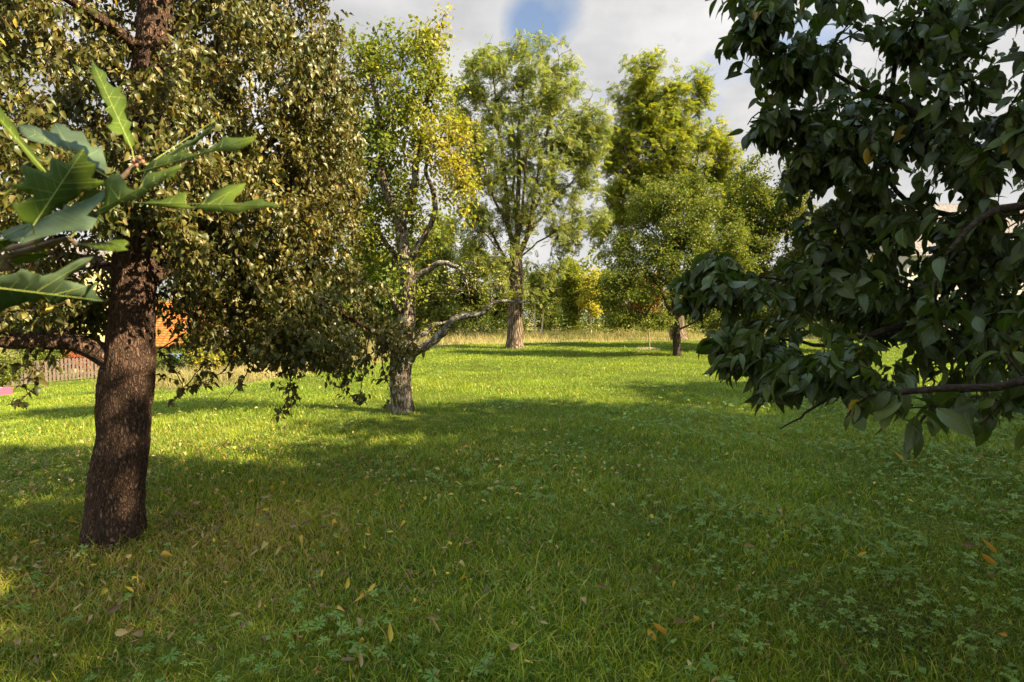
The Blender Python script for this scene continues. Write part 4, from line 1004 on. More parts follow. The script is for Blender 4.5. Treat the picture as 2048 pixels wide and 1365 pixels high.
LEAVES = [
    # upright narrow leaf at the top
    dict(outline=[(262, 296), (250, 283), (246, 268), (232, 272), (212, 252), (222, 248), (226, 238), (214, 222), (206, 222), (216, 214), (204, 196), (198, 178), (182, 146), (184, 122), (196, 136), (205, 142), (212, 146), (214, 164), (228, 176), (240, 172), (240, 184), (252, 194), (253, 212), (248, 222), (254, 240), (264, 246), (258, 260), (266, 272), (270, 290)],
         base=(264, 300), tip=(184, 122), d_base=.83, d_tip=.90, tilt=.22, tint=.25, veins=((.3, 222, 246), (.5, 205, 222), (.35, 262, 246), (.6, 250, 196))),
    # pale leaf behind at left
    dict(outline=[(36, 250), (60, 250), (100, 264), (110, 246), (128, 250), (142, 262), (166, 264), (176, 284), (182, 294), (208, 294), (206, 304), (216, 340), (204, 348), (186, 330), (170, 312), (150, 302), (120, 294), (84, 288), (56, 280), (40, 264)],
         base=(212, 352), tip=(36, 250), d_base=.86, d_tip=.92, tilt=.35, tint=.9, veins=((.35, 110, 248), (.3, 204, 296), (.6, 60, 256))),
    # left edge blade
    dict(outline=[(-30, 190), (0, 214), (14, 234), (30, 250), (40, 276), (60, 296), (76, 320), (92, 342), (84, 346), (66, 326), (50, 306), (34, 286), (20, 270), (0, 246), (-30, 230)],
         base=(94, 348), tip=(-34, 200), d_base=.84, d_tip=.78, tilt=.5, tint=.3, veins=((.5, 30, 284),)),
    # big dark leaf in the middle
    dict(outline=[(66, 450), (40, 442), (36, 432), (24, 412), (28, 404), (40, 408), (58, 396), (68, 392), (50, 384), (28, 376), (14, 366), (30, 368), (44, 366), (50, 360), (44, 338), (42, 328), (58, 334), (80, 342), (98, 346), (100, 322), (104, 314), (120, 322), (138, 326), (148, 312), (158, 304), (166, 296), (172, 312), (176, 322), (192, 328), (190, 340), (182, 356), (196, 360), (214, 362), (208, 370), (190, 378), (166, 384), (150, 398), (132, 408), (108, 420), (86, 434)],
         base=(66, 452), tip=(168, 298), d_base=.70, d_tip=.80, tilt=.12, tint=.12, veins=((.35, 28, 408), (.42, 16, 366), (.55, 44, 332), (.72, 104, 318), (.55, 205, 364), (.75, 190, 330))),
    # pale leaf beneath it
    dict(outline=[(0, 470), (20, 456), (50, 448), (80, 440), (110, 424), (126, 420), (130, 410), (140, 414), (150, 404), (170, 404), (190, 392), (206, 380), (214, 380), (206, 400), (188, 416), (172, 432), (196, 438), (190, 446), (184, 458), (160, 464), (130, 462), (110, 470), (88, 474), (60, 482), (44, 490), (40, 484), (16, 482)],
         base=(-4, 478), tip=(214, 382), d_base=.70, d_tip=.80, tilt=-.25, tint=.85, veins=((.45, 126, 422), (.5, 184, 456), (.3, 40, 486))),
    # centre leaf pointing right
    dict(outline=[(168, 436), (190, 424), (208, 408), (210, 388), (208, 362), (224, 348), (240, 350), (250, 364), (254, 376), (268, 380), (284, 372), (282, 358), (296, 346), (318, 344), (340, 336), (356, 330), (368, 334), (350, 344), (350, 354), (330, 358), (318, 370), (300, 378), (288, 390), (270, 400), (252, 404), (236, 410), (214, 424), (190, 434)],
         base=(168, 436), tip=(368, 332), d_base=.78, d_tip=.70, tilt=-.22, tint=.42, veins=((.35, 214, 366), (.55, 294, 350), (.7, 346, 352))),
    # right lower long leaf
    dict(outline=[(278, 408), (300, 402), (320, 402), (350, 390), (372, 384), (372, 394), (368, 408), (384, 414), (398, 412), (412, 396), (424, 386), (442, 378), (456, 370), (474, 370), (492, 366), (486, 380), (472, 394), (466, 404), (480, 408), (500, 402), (512, 400), (526, 398), (530, 404), (548, 406), (562, 412), (540, 416), (510, 418), (488, 422), (470, 428), (450, 424), (420, 422), (390, 418), (350, 418), (310, 412)],
         base=(268, 406), tip=(562, 412), d_base=.80, d_tip=.72, tilt=-.25, tint=.46, veins=((.35, 372, 388), (.5, 486, 370), (.65, 526, 402))),
    # right upper leaf
    dict(outline=[(286, 340), (300, 324), (318, 316), (330, 310), (352, 312), (356, 302), (376, 306), (400, 314), (398, 304), (420, 296), (436, 286), (446, 274), (462, 276), (488, 276), (512, 272), (508, 282), (496, 290), (474, 304), (448, 302), (424, 304), (404, 312), (380, 318), (352, 324), (330, 330), (310, 340), (292, 346)],
         base=(280, 344), tip=(512, 274), d_base=.82, d_tip=.76, tilt=-.22, tint=.48, veins=((.4, 356, 306), (.6, 450, 278))),
    # thin pale leaf seen edge on, behind
    dict(outline=[(318, 320), (340, 306), (362, 292), (372, 284), (386, 280), (400, 270), (412, 258), (430, 244), (434, 238), (428, 254), (416, 268), (400, 280), (388, 292), (370, 296), (352, 308), (336, 316)],
         base=(300, 326), tip=(436, 236), d_base=.88, d_tip=1.0, tilt=.6, tint=.8, veins=()),
    # low pale leaf at the left edge
    dict(outline=[(-30, 560), (0, 552), (30, 548), (44, 538), (60, 544), (86, 552), (110, 546), (140, 528), (160, 518), (186, 514), (172, 532), (140, 552), (126, 560), (150, 566), (172, 572), (196, 566), (186, 580), (206, 604), (170, 604), (140, 598), (104, 612), (84, 598), (50, 606), (20, 614), (0, 626), (-30, 640)],
         base=(-40, 572), tip=(206, 602), d_base=.64, d_tip=.74, tilt=.1, tint=.7, veins=((.45, 180, 518), (.5, 104, 610), (.6, 196, 568))),
    # small leaves by the lower twig
    dict(outline=[(158, 490), (180, 486), (206, 486), (230, 480), (250, 480), (258, 486), (248, 494), (256, 500), (230, 504), (204, 502), (180, 496)],
         base=(152, 488), tip=(258, 490), d_base=.78, d_tip=.72, tilt=-.25, tint=.45, veins=()),
    dict(outline=[(20, 520), (50, 508), (80, 506), (96, 500), (90, 512), (60, 526), (30, 530)],
         base=(14, 522), tip=(96, 502), d_base=.76, d_tip=.70, tilt=.5, tint=.4, veins=()),
    dict(outline=[(-30, 488), (0, 480), (24, 478), (34, 482), (16, 492), (0, 500), (-30, 510)],
         base=(-34, 500), tip=(34, 480), d_base=.72, d_tip=.72, tilt=.3, tint=.35, veins=()),
    dict(outline=[(160, 400), (168, 384), (180, 378), (206, 380), (208, 392), (204, 406), (186, 400), (170, 410)],
         base=(156, 408), tip=(206, 384), d_base=.84, d_tip=.9, tilt=.3, tint=.75, veins=()),
]
NODES = [(270, 326, .83), (240, 356, .825), (110, 444, .81), (75, 496, .75), (20, 512, .742), (140, 476, .76), (240, 356, .825), (272, 330, .83), (276, 324, .83), (10, 516, .74), (146, 486, .765), (-10, 520, .74), (-50, 536, .74), (150, 420, .815)]
for lf_, nd_ in zip(LEAVES, NODES): lobed_leaf(node=nd_, **lf_)

# ------------------------------------------------------------------ things beyond the lawn on the left
def box(mb, c, s, tint=.5, rz=0.0):
    x, y, z = np.array(s) / 2
    V = np.array([(-x, -y, -z), (x, -y, -z), (x, y, -z), (-x, y, -z), (-x, -y, z), (x, -y, z), (x, y, z), (-x, y, z)])
    ca, sa = math.cos(rz), math.sin(rz)
    V = np.stack([V[:, 0] * ca - V[:, 1] * sa, V[:, 0] * sa + V[:, 1] * ca, V[:, 2]], -1) + np.array(c)
    mb.add(V, [(0, 3, 2, 1), (4, 5, 6, 7), (0, 1, 5, 4), (1, 2, 6, 5), (2, 3, 7, 6), (3, 0, 4, 7)], None, np.full(6, tint))

M['fence'] = plain_mat('fence_wood', (.13, .095, .08), .85, .3, 9, .15, .4)
fa, fb = at(-60, 787, 22.5), at(245, 765, 26.5)
fa[2] = gz(fa[0], fa[1]); fb[2] = gz(fb[0], fb[1])
fence = empty('picket_fence', fa, 'weathered brown picket fence seen left of the big pear trunk', 'fence')
dv = fb[:2] - fa[:2]; fl = np.linalg.norm(dv); rz = math.atan2(dv[1], dv[0])
mb = MB(); npk = int(fl / .135)
for i in range(npk):
    u = (i + .5) / npk; x, y = fa[:2] + dv * u; z = gz(x, y); h = .95 + rng.normal(0, .012)
    box(mb, (x, y, z + .06 + h / 2), (.085, .02, h), rng.random(), rz + rng.normal(0, .02))
mb.build('pickets', M['fence'], fence)
nx_ = np.array([math.sin(rz), -math.cos(rz)])
for hz in (.3, .78):
    mb = MB()
    for i in range(12):
        u0 = (i + .5) / 12; x, y = fa[:2] + dv * u0 - nx_ * .035; z = gz(x, y)
        box(mb, (x, y, z + hz), (fl / 12, .035, .07), .5, rz)
    mb.build('rail', M['fence'], fence)
for i in range(6):
    mb = MB(); u0 = i / 5; x, y = fa[:2] + dv * u0 - nx_ * .11; z = gz(x, y); box(mb, (x, y, z + .5), (.1, .1, 1.04), .5, rz); mb.build('post', M['fence'], fence)

def gable_house(name, x0, x1, y, depth, eave, ridge, label, wallm, roofm, windows=True, doorc=None):
    zb = float(gz((x0 + x1) / 2, y)) - .1
    h = empty(name, ((x0 + x1) / 2, y, zb), label, 'building')
    mb = MB()
    W = x1 - x0; cx = (x0 + x1) / 2; cy = y + depth / 2
    V = np.array([(x0, y, zb), (x1, y, zb), (x1, y + depth, zb), (x0, y + depth, zb), (x0, y, eave), (x1, y, eave), (x1, y + depth, eave), (x0, y + depth, eave), (x0, cy, ridge), (x1, cy, ridge)])
    mb.add(V, [(0, 1, 5, 4), (2, 3, 7, 6), (1, 2, 6, 5), (3, 0, 4, 7)], [(5, 6, 9), (7, 4, 8)])
    mb.build('wall', wallm, h)
    mb = MB(); o_ = .3; t = .12
    sl = (ridge - eave) / (depth / 2)
    nrow = max(8, int(math.hypot(depth / 2 + o_, ridge - eave) / .16))
    for sgn in (-1, 1):
        for r_ in range(nrow):                # overlapping courses of tiles
            a0, a1 = r_ / nrow, (r_ + 1.15) / nrow
            def P(a, lift):
                yy = cy + sgn * (depth / 2 + o_) * (1 - a); zz = ridge + .03 - (depth / 2 + o_) * (1 - a) * sl + lift
                return yy, zz
            (ya, za), (yb, zb2) = P(a0, .055), P(a1, .012)
            ncol = max(4, int((W + 2 * o_) / .3)); xs = np.linspace(x0 - o_, x1 + o_, ncol * 4 + 1); wv = .018 * np.cos(np.arange(len(xs)) * np.pi / 2)
            lo = np.stack([xs, np.full_like(xs, ya), za + wv], -1); hi = np.stack([xs, np.full_like(xs, yb), zb2 + wv], -1); un = lo - np.array([0, 0, .05])
            m_ = len(xs); j = np.arange(m_ - 1)
            mb.add(np.vstack([lo, hi, un]), np.vstack([np.stack([j, j + 1, m_ + j + 1, m_ + j], -1), np.stack([2 * m_ + j, 2 * m_ + j + 1, j + 1, j], -1)]), None, rng.random(2 * (m_ - 1)))
    rf = mb.build('roof', roofm, h)
    if windows:
        nwin = max(2, int(W / 3)); zf = (eave - zb) ; nst = 1 if zf < 3.4 else 2
        for s_ in range(nst):
            for i in range(nwin):
                wx = x0 + W * (i + .5) / nwin; wz = zb + zf * (s_ + .55) / nst
                fm = MB()
                for (dx, dz, sx_, sz_) in ((0, .62, 1.1, .08), (0, -.62, 1.1, .08), (-.51, 0, .08, 1.16), (.51, 0, .08, 1.16), (0, 0, .05, 1.16)):
                    box(fm, (wx + dx, y - .02, wz + dz), (sx_, .08, sz_))
                fo = fm.build('window', M['white_paint'], h)
                pm = MB(); box(pm, (wx, y - .008, wz), (.98, .02, 1.14)); po = pm.build('pane', M['glass'], fo); po.matrix_parent_inverse = Matrix.Identity(4)
    return h
M['white_paint'] = plain_mat('white_paint', (.72, .70, .66), .5, .05)
M['glass'] = plain_mat('window_glass', (.06, .075, .09), .08, .1, 1, .6)
M['roof_orange'] = leaf_mat('roof_orange', [(0, (.26, .08, .018)), (1, (.38, .14, .03))], trans=0, rough=.75)
M['roof_grey'] = leaf_mat('roof_grey', [(0, (.16, .14, .14)), (1, (.28, .24, .23))], trans=0, rough=.75)
M['cream'] = plain_mat('cream_render', (.42, .35, .17), .9, .06, 3)
M['pale_wall'] = plain_mat('pale_render', (.60, .54, .50), .9, .06, 3)
M['timber'] = plain_mat('shed_timber', (.26, .17, .10), .85, .25, 12)
gable_house('house', -37, -25.5, 33.0, 7.5, 3.4, 6.6, 'cream house glimpsed through the pear leaves at the far left', M['cream'], M['roof_grey'])
gable_house('garden_shed', -18.3, -14.4, 27.5, 4.2, .55, 2.5, 'garden shed with orange tiled roof just right of the pear trunk', M['timber'], M['roof_orange'], False)
gable_house('garden_hut', -14.0, -11.8, 27.0, 2.2, .75, 1.15, 'pale grey garden hut behind the yellow green bush', M['pale_wall'], M['roof_grey'], False)
gable_house('house', 27.0, 38.0, 39.0, 8, 6.2, 10.2, 'pale house glimpsed through the dark cherry leaves at right', M['pale_wall'], M['roof_grey'])

# blue barrel
bp = at(352, 745, 23.5); bp[2] = gz(bp[0], bp[1])
brl = empty('water_barrel', bp, 'blue plastic water barrel behind the pear sprigs', 'barrel')
mb = MB(); zz = np.array([0, .02, .1, .25, .3, .33, .55, .6, .63, .82, .88, .9]); rr = np.array([.24, .27, .29, .30, .315, .30, .30, .315, .30, .29, .27, .25]) * 1.1
tube(mb, np.stack([np.full(12, bp[0]), np.full(12, bp[1]), bp[2] + zz], -1), rr, 24); mb.build('body', plain_mat('blue_plastic', (.10, .26, .55), .4, .08), brl, True)
mb = MB(); tube(mb, np.stack([np.full(3, bp[0]), np.full(3, bp[1]), bp[2] + np.array([.88, .91, .93])], -1), np.array([.31, .31, .29]), 24); mb.build('lid', plain_mat('blue_lid', (.08, .20, .42), .4, .08), brl, True)

# pink and orange toy box
tp = at(6, 798, 19.0); tp[2] = gz(tp[0], tp[1])
toy = empty('toy_box', tp, 'pink and orange plastic toy box lying on the lawn at the left edge', 'toy box')
mb = MB(); box(mb, tp + np.array([.10, 0, .15]), (.30, .28, .24), .5, .5); mb.build('box_body', plain_mat('pink_plastic', (.75, .10, .19), .4, .05), toy)
mb = MB()
for k_ in range(5): box(mb, tp + np.array([-.16, -.02, .06 + .05 * k_]), (.24, .26, .026), .5, .5)
mb.build('slats', plain_mat('orange_plastic', (.8, .34, .08), .4, .05), toy)

# bushes along the left fence
def bush(px, py, d, w, h, label, mt, n=160, size=.09, cat='bush', name='garden_bush', group='garden bushes along the left edge of the lawn'):
    b = at(px, py, d); b[2] = gz(b[0], b[1])
    t = empty(name, b, label, cat, group)
    s = Skel()
    s.limb(np.array([[*b, .03], [b[0], b[1], b[2] + h * .3, .02]]), .1)
    T = sample_lobes([(b + np.array([0, 0, h * .55]), np.array([w / 2, w / 2, h * .45]))], n, shell=.4, gap=.15, gscale=1.5, seed=px)
    s.grow(T, step=.2, minr=-9); s.radii(.004, .42)
    w_ = MB(); s.wood(w_, .05, 0, (6, 5, 4, 3)); w_.build('stems', M['dark_bark'], t)
    c = MB(); twig_leaves(s, c, DIA, 24, size, .07, .3, .5, .8); c.build('foliage', M[mt], t)
bush(470, 765, 21, 1.6, 1.5, 'tall yellow green bush behind the hanging pear sprigs', 'yellow_leaf', 170)
bush(420, 760, 20, 1.2, 1.1, 'low yellow bush beside the blue barrel', 'yellow_leaf', 120)
bush(600, 752, 24, 2.2, 1.5, 'spreading green bush behind the lowest pear sprigs', 'apple_leaf', 160)
bush(160, 760, 27.5, 1.6, 1.6, 'bush with red flowers showing above the picket fence', 'red_leaf', 130)
bush(60, 765, 26, 2.2, 2.2, 'green bush above the picket fence at the left edge', 'apple_leaf', 160)
bush(215, 755, 28.5, 1.8, 1.5, 'dark bush above the fence behind the pear trunk', 'wood_leaf', 130)
bush(5, 775, 20.5, 1.3, 1.5, 'rounded green bush behind the pink toy box', 'apple_leaf', 130)
bush(340, 752, 25, 1.8, 1.2, 'green bush below the orange roof', 'apple_leaf', 130)

bush(395, 745, 21.5, 1.7, 1.9, 'leafy bush half covering the orange roof', 'wood_leaf', 200)
bush(335, 752, 22.0, 1.2, .95, 'low green bush in front of the blue barrel', 'apple_leaf', 110)
bush(110, 740, 28.0, 3.0, 3.2, 'tall green bush in front of the cream house', 'apple_leaf', 240)
# thin stake beside the apple tree
sp_ = ground_at(1299, 702)
st = MB(); q = smooth_path(np.array([[*sp_, .035], [sp_[0] - .02, sp_[1], sp_[2] + .7, .032], [sp_[0] - .08, sp_[1], sp_[2] + 1.25, .03]]), .15); q[0, 2] -= .05
tube(st, q[:, :3], q[:, 3], 8)
o = st.build('stake', plain_mat('stake_wood', (.30, .22, .15), .85, .3, 20), None, True); tag(o, 'thin wooden stake standing in the grass left of the apple trunk', 'stake')

# ------------------------------------------------------------------ grass
def scatter(d0, d1, dens, margin=1.2):
    """points on the lawn between two distances, as wide as the view and a little more"""
    A = .95 * (d1 ** 2 - d0 ** 2) + 2 * margin * (d1 - d0)
    n = int(A * dens)
    u = rng.random(n); y = np.sqrt(d0 ** 2 + u * (d1 ** 2 - d0 ** 2))
    x = (rng.random(n) * 2 - 1) * (y * .95 + margin)
    return x, y

def blades(mb, x, y, h, w, lean, tint, rows=3, z=None, wind=(0.0, 0.0)):
    n = len(x)
    a = rng.random(n) * 2 * np.pi
    dirx, diry = np.cos(a), np.sin(a)
    z0 = gz(x, y) - .01 if z is None else z
    ts = {3: [0, .45, .8], 2: [0, .55]}[rows]
    V = []
    b = rng.random(n) * 2 * np.pi
    wx, wy = np.cos(b), np.sin(b)
    for t in ts + [1.0]:
        cx = x + (dirx * lean + wind[0]) * h * t ** 2; cy = y + (diry * lean + wind[1]) * h * t ** 2
        cz = z0 + h * (t - .42 * np.clip(lean, 0, 1.2) * t ** 2)
        if t < 1:
            ww = w * (1 - .45 * t) / 2
            V.append(np.stack([cx - wx * ww, cy - wy * ww, cz], -1)); V.append(np.stack([cx + wx * ww, cy + wy * ww, cz], -1))
        else: V.append(np.stack([cx, cy, cz], -1))
    k = len(V); V = np.stack(V, 1).reshape(-1, 3)
    o_ = (np.arange(n) * k)[:, None]
    qs = [o_ + np.array([[2 * i, 2 * i + 1, 2 * i + 3, 2 * i + 2]]) for i in range(rows - 1)]
    Q_ = np.concatenate(qs) ; T_ = o_ + np.array([[2 * rows - 2, 2 * rows - 1, 2 * rows]])
    mb.add(V, Q_, T_, np.tile(tint, rows - 1), tint)

def patch(x, y, f, s):
    return np.sin(x * f + s) * np.sin(y * f * 1.13 + 2 * s) + .6 * np.sin(x * f * 2.3 + y * f + s) * np.sin(y * f * 2.1 - x * f * .7 + s)

def brown(x, y):
    """trodden, dry grass round the pear trunk"""
    return np.exp(-(((x + 2.3) / 1.5) ** 2 + ((y - 3.4) / 1.0) ** 2)) + .8 * np.exp(-(((x + 1.9) / .6) ** 2 + ((y - 4.3) / .8) ** 2))

gm = MB()
for d0, d1, dens, hh, ww, rows in ((1.6, 3.2, 4300, .078, .005, 3), (3.2, 5.5, 2800, .078, .006, 3), (5.5, 9, 1700, .08, .007, 2), (9, 15, 900, .075, .009, 2), (15, 26, 380, .075, .013, 2), (26, 40, 170, .10, .021, 2)):
    x, y = scatter(d0, d1, dens)
    ok = (np.hypot(x + 2.9, y - 4.1) > .2) & (dryness(x, y) < .6)
    x, y = x[ok], y[ok]; n = len(x)
    pt = patch(x, y, 1.9, .7); pt2 = patch(x, y, .6, 2.2)
    h = hh * (.55 + .8 * rng.random(n)) * (1 + .28 * pt + .15 * pt2)
    tall = rng.random(n) < .03; h = np.where(tall, h * 1.9, h)
    ti = np.clip(rng.normal(.44, .26 if d0 < 8 else .15, n) + .08 * pt2 + np.where(rng.random(n) < (.05 if d0 < 8 else .012), .45, 0) + brown(x, y) * rng.random(n) * .75, 0, 1)
    blades(gm, x, y, np.maximum(h, .02), ww * (.7 + .6 * rng.random(n)), .25 + .75 * rng.random(n) ** 1.5 + .2 * np.abs(pt), ti, rows)
# drooping tufts of longer blades
tx, ty = scatter(1.7, 8, 16)
for i in range(len(tx)):
    if rng.random() < .22 + .3 * patch(tx[i], ty[i], 1.1, 3):
        k = rng.integers(14, 34); rad = rng.uniform(.02, .07)
        bx, by = tx[i] + rng.normal(0, rad, k), ty[i] + rng.normal(0, rad, k)
        ti = np.clip(rng.normal(rng.uniform(.2, .55), .1, k) + brown(bx, by) * rng.random(k) * .5, 0, .9)
        blades(gm, bx, by, rng.uniform(.09, .19, k), rng.uniform(.003, .0058, k) * (1 + ty[i] * .06), rng.uniform(.5, 1.25, k), ti, 3, None, (rng.normal(.1, .3), rng.normal(-.1, .3)))
th = rng.random(260) * 6.283; bx, by = -2.89 + .235 * np.cos(th) + rng.normal(0, .03, 260), 4.09 + .235 * np.sin(th) + rng.normal(0, .03, 260)
blades(gm, bx, by, rng.uniform(.06, .2, 260), np.full(260, .005), rng.uniform(.3, 1.1, 260), np.clip(rng.normal(.6, .25, 260), 0, 1), 3)
# odd dry stalks
x, y = scatter(1.8, 7, 9); n = len(x)
blades(gm, x, y, rng.uniform(.10, .22, n), np.full(n, .0035), rng.uniform(.6, 1.3, n), rng.uniform(.9, 1, n), 3)
o = gm.build('lawn_grass', M['grass'], None, False); tag(o, 'short green grass blades covering the lawn', 'grass', kind='stuff')

dm = MB()
x = rng.uniform(-16, 34, 60000); y = rng.uniform(14, 52, 60000)
x2 = rng.uniform(-13, -3.5, 26000); y2 = rng.uniform(14.5, 30, 26000)
x = np.r_[x, x2]; y = np.r_[y, y2]
ok = (dryness(x, y) > .55) & ((x > -13)); x, y = x[ok], y[ok]; n = len(x)
h = (.40 + .32 * rng.random(n)) * (1 + .45 * patch(x, y, .8, 1) + .25 * patch(x, y, 2.3, 4)); h = np.maximum(h, .10)
blades(dm, x, y, h, .012 + .022 * rng.random(n) * (y / 40), .3 + .7 * rng.random(n), np.clip(rng.normal(.5, .25, n) + .3 * patch(x, y, .5, 3), 0, 1), 2)
o = dm.build('dry_grass', M['dry_grass'], None, False); tag(o, 'tall dry straw coloured grass beyond the mown lawn', 'grass', kind='stuff')

# ---- lobed buttercup-like leaves growing in the grass, mostly on the right
def palmate():
    V, Tr = [(0, 0, 0)], []
    for k in range(5):
        a = (k - 2) * .98 + math.pi / 2
        ca, sa = math.cos(a), math.sin(a)
        def pt(r, off, z): return (r * math.cos(a + off), r * math.sin(a + off), z)
        o_ = len(V)
        V += [pt(.42, -.34, .02), pt(.80, -.33, -.03), pt(.70, -.16, -.01), pt(1.0, 0, -.08), pt(.70, .16, -.01), pt(.80, .33, -.03), pt(.42, .34, .02)]
        for i in range(6): Tr.append((0, o_ + i, o_ + i + 1))
    V = np.array(V) * .5
    return V, np.zeros((0, 4), int), np.array(Tr), np.zeros((len(V), 2))
PAL = palmate()
cm = MB(); sm_ = MB()
x, y = scatter(1.7, 11, 120)
w_ = np.clip(.02 + .16 * (x + .3) + .55 * patch(x, y, 1.1, 5) + .2 * patch(x, y, 3.1, 2), 0, .9) * np.where(y > 5, .9, 1)
w_ = np.maximum(w_, .9 * np.exp(-(((x + .95) / .55) ** 2 + ((y - 2.5) / .5) ** 2)))
ok = rng.random(len(x)) < w_; x, y = x[ok], y[ok]; n = len(x)
P = np.stack([x, y, gz(x, y) + .065 + .055 * rng.random(n)], -1)
a = rng.random(n) * 6.283; D = np.stack([np.cos(a), np.sin(a), rng.normal(0, .2, n)], -1)
add_leaves(cm, PAL, P, D, rng.normal(0, .28, (n, 3)) + np.array([0, -.12, 1]), rng.uniform(.04, .10, n), rng.random(n))
# smaller round leaves between them
x, y = scatter(1.7, 7, 120); ok = rng.random(len(x)) < np.clip(.25 + .3 * patch(x, y, 1.5, 9), 0, 1); x, y = x[ok], y[ok]; n = len(x)
P = np.stack([x, y, gz(x, y) + .03 + .05 * rng.random(n)], -1); a = rng.random(n) * 6.283
add_leaves(cm, leaf_template(3, .7, .1, .2, .8), P, np.stack([np.cos(a), np.sin(a), .2 + 0 * a], -1), rng.normal(0, .4, (n, 3)) + np.array([0, 0, 1]), rng.uniform(.02, .05, n), rng.random(n))
o = cm.build('ground_cover_leaves', M['cover'], None, False); tag(o, 'pale lobed buttercup leaves spreading through the shaded grass', 'ground cover', kind='stuff')

# ---- fallen leaves: the largest as things, the rest as litter
FL = leaf_template(5, .62, .5, .85, .75); FL2 = leaf_template(5, .55, .35, -.6, .8)
def leaf_mesh(tint, tpl, nm):
    m_ = MB(); V = tpl[0] - np.array([0, .5, 0])
    m_.add(V, tpl[1], None, np.full(len(tpl[1]), tint), None, tpl[3])
    return m_.mesh(nm, M['litter'], True)
KINDS = [('tan', .45, 'small curled tan leaf fallen in the shaded grass', 'curled tan fallen leaves'),
         ('brown', .18, 'small dull brown leaf fallen in the shaded grass', 'dull brown fallen leaves'),
         ('yellow', .8, 'small yellow leaf fallen in the shaded grass', 'yellow fallen leaves'),
         ('cream', .6, 'small pale cream leaf fallen in the shaded grass', 'pale cream fallen leaves'),
         ('dark', .04, 'small dark purplish brown leaf fallen in the shaded grass', 'dark fallen leaves')]
meshes = [[leaf_mesh(k[1] + .03 * q, FL if q % 2 else FL2, 'fallen_leaf') for q in range(2)] for k in KINDS]
x, y = scatter(1.9, 7.0, 55)
w_ = np.clip(.55 - .22 * x, .10, 1) * np.clip(.6 + .5 * patch(x, y, 1.3, 4), .1, 1.2)
ok = (rng.random(len(x)) < w_) & (np.abs(x) < y * .9 + .05) & (np.hypot(x + 2.9, y - 4.1) > .3); x, y = x[ok], y[ok]
o_ = np.argsort(y); x, y = x[o_], y[o_]
NI = 285
for i in range(min(NI, len(x))):
    k = rng.choice(5, p=[.34, .24, .16, .16, .10])
    ob = bpy.data.objects.new('fallen_leaf', meshes[k][i % 2]); COL.objects.link(ob)
    s_ = rng.uniform(.03, .06)
    ob.location = (x[i], y[i], float(gz(x[i], y[i])) + .066 + .025 * rng.random()); ob.scale = (s_ * rng.uniform(.7, 1.2), s_, s_ * rng.uniform(.6, 1.5))
    ob.rotation_euler = (rng.normal(0, .6), rng.normal(0, .8), rng.random() * 6.283)
    tag(ob, KINDS[k][2], 'fallen leaf', KINDS[k][3])
lm = MB()
xr, yr = x[NI:], y[NI:]
x3, y3 = scatter(7, 14, 6); ok = rng.random(len(x3)) < np.clip(.6 - .09 * x3, .1, 1); x3, y3 = x3[ok], y3[ok]
xr, yr = np.r_[xr, x3], np.r_[yr, y3]; n = len(xr); a = rng.random(n) * 6.283
add_leaves(lm, leaf_template(3, .55, .25, .4, .8), np.stack([xr, yr, gz(xr, yr) + .075], -1), np.stack([np.cos(a), np.sin(a), rng.normal(0, .3, n)], -1), rng.normal(0, .4, (n, 3)) + np.array([0, 0, 1]), rng.uniform(.035, .07, n), np.clip(rng.normal(.6, .25, n), 0, 1))
xs, ys = scatter(1.8, 7.5, 110)
w_ = np.clip(.5 - .2 * xs + .4 * patch(xs, ys, 1.6, 6), .05, 1) * .8
ok = rng.random(len(xs)) < w_; xs, ys = xs[ok], ys[ok]
th = rng.random(700) * 6.283; rd_ = .26 + np.abs(rng.normal(0, .45, 700)); xs = np.r_[xs, -2.88 + rd_ * np.cos(th)]; ys = np.r_[ys, 4.08 + rd_ * np.sin(th)]; n = len(xs); a = rng.random(n) * 6.283
add_leaves(lm, leaf_template(3, .6, .5, .9, .8), np.stack([xs, ys, gz(xs, ys) + rng.uniform(.03, .08, n)], -1), np.stack([np.cos(a), np.sin(a), rng.normal(0, .5, n)], -1), rng.normal(0, .7, (n, 3)) + np.array([0, 0, .8]), rng.uniform(.010, .03, n), np.clip(rng.normal(.38, .25, n), 0, 1))
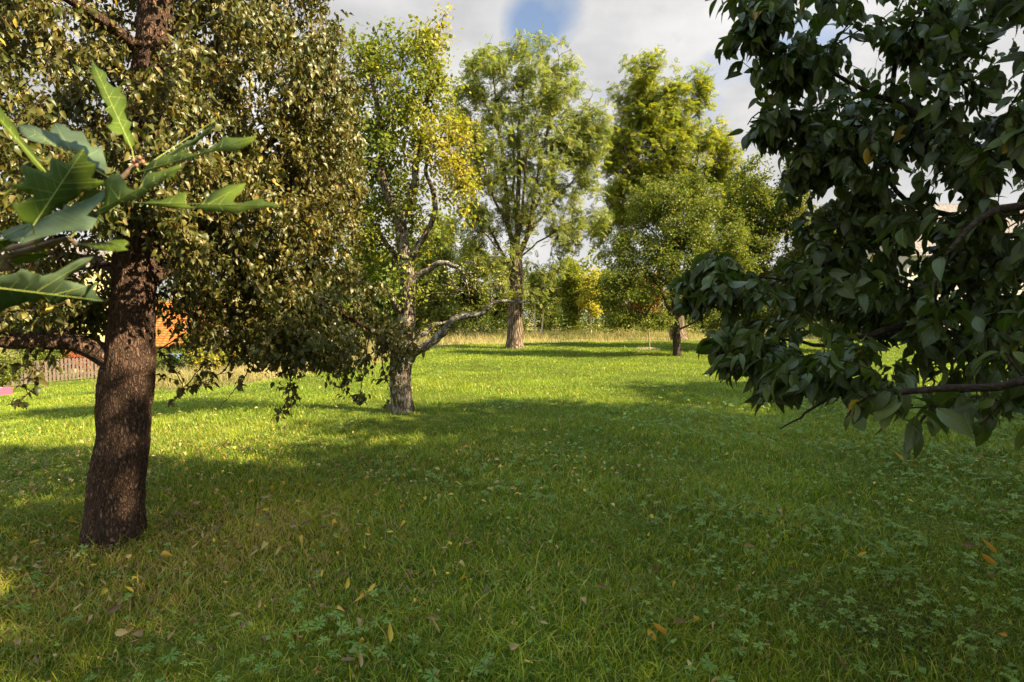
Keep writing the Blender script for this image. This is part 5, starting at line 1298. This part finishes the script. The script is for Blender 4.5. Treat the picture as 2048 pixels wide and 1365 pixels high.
o = lm.build('leaf_litter', M['litter'], None, True); tag(o, 'scattered yellow and tan leaf litter in the farther grass', 'leaf litter', kind='stuff')
# the few fallen leaves that stand out
for (px, py, L_, tint, rzv, lab) in ((775, 1303, .07, .82, .9, 'largest orange yellow leaf lying at the bottom of the lawn, left of middle'),
                                  (1322, 1297, .075, .9, 2.4, 'long orange leaf lying low in the grass right of middle'),
                                  (1977, 1120, .10, .86, 1.3, 'upper of two orange leaves lying in the dark shade under the cherry'),
                                  (1980, 1150, .09, .95, 1.9, 'lower of two orange leaves lying in the dark shade under the cherry'),
                                  (868, 1287, .07, .6, 1.5, 'pale tan leaf right of the largest orange yellow leaf'),
                                  (866, 1170, .05, .84, 1.2, 'small orange leaf beside the buttercup flower'),
                                  (692, 1195, .05, .82, .6, 'upright yellow leaf left of the buttercup flower'),
                                  (1800, 930, .10, .82, 1.4, 'yellow leaf lying at the upper edge of the cherry shade')):
    p = ground_at(px, py + 6)
    ob = bpy.data.objects.new('fallen_leaf', leaf_mesh(tint, FL2, 'fallen_leaf')); COL.objects.link(ob)
    ob.location = (p[0], p[1], p[2] + .085); ob.scale = (L_,) * 3; ob.rotation_euler = (.5, .55, rzv); tag(ob, lab, 'fallen leaf', 'bright fallen leaves that stand out')
# buttercup
p = ground_at(895, 1185)
bc = empty('buttercup_flower', p, 'single yellow buttercup flower in the grass left of the middle', 'flower')
mb = MB(); q = smooth_path(np.array([[*p, .0016], [p[0] + .01, p[1], p[2] + .06, .0014], [p[0], p[1], p[2] + .105, .0012]]), .02); tube(mb, q[:, :3], q[:, 3], 6); mb.build('stem', M['cover'], bc, True)
M['petal'] = plain_mat('yellow_petal', (.80, .55, .02), .3, .06, 3, .5)
for k in range(5):
    mb = MB(); a = k * 2 * math.pi / 5; c = np.array([p[0], p[1], p[2] + .105]); D = np.array([[math.cos(a), math.sin(a), .75]])
    add_leaves(mb, leaf_template(4, .95, .2, -.2, .6), c[None], D, np.array([[0, 0, 1.]]), .015, .5); mb.build('petal', M['petal'], bc, True)
print('faces', sum(len(me.polygons) for me in bpy.data.meshes))
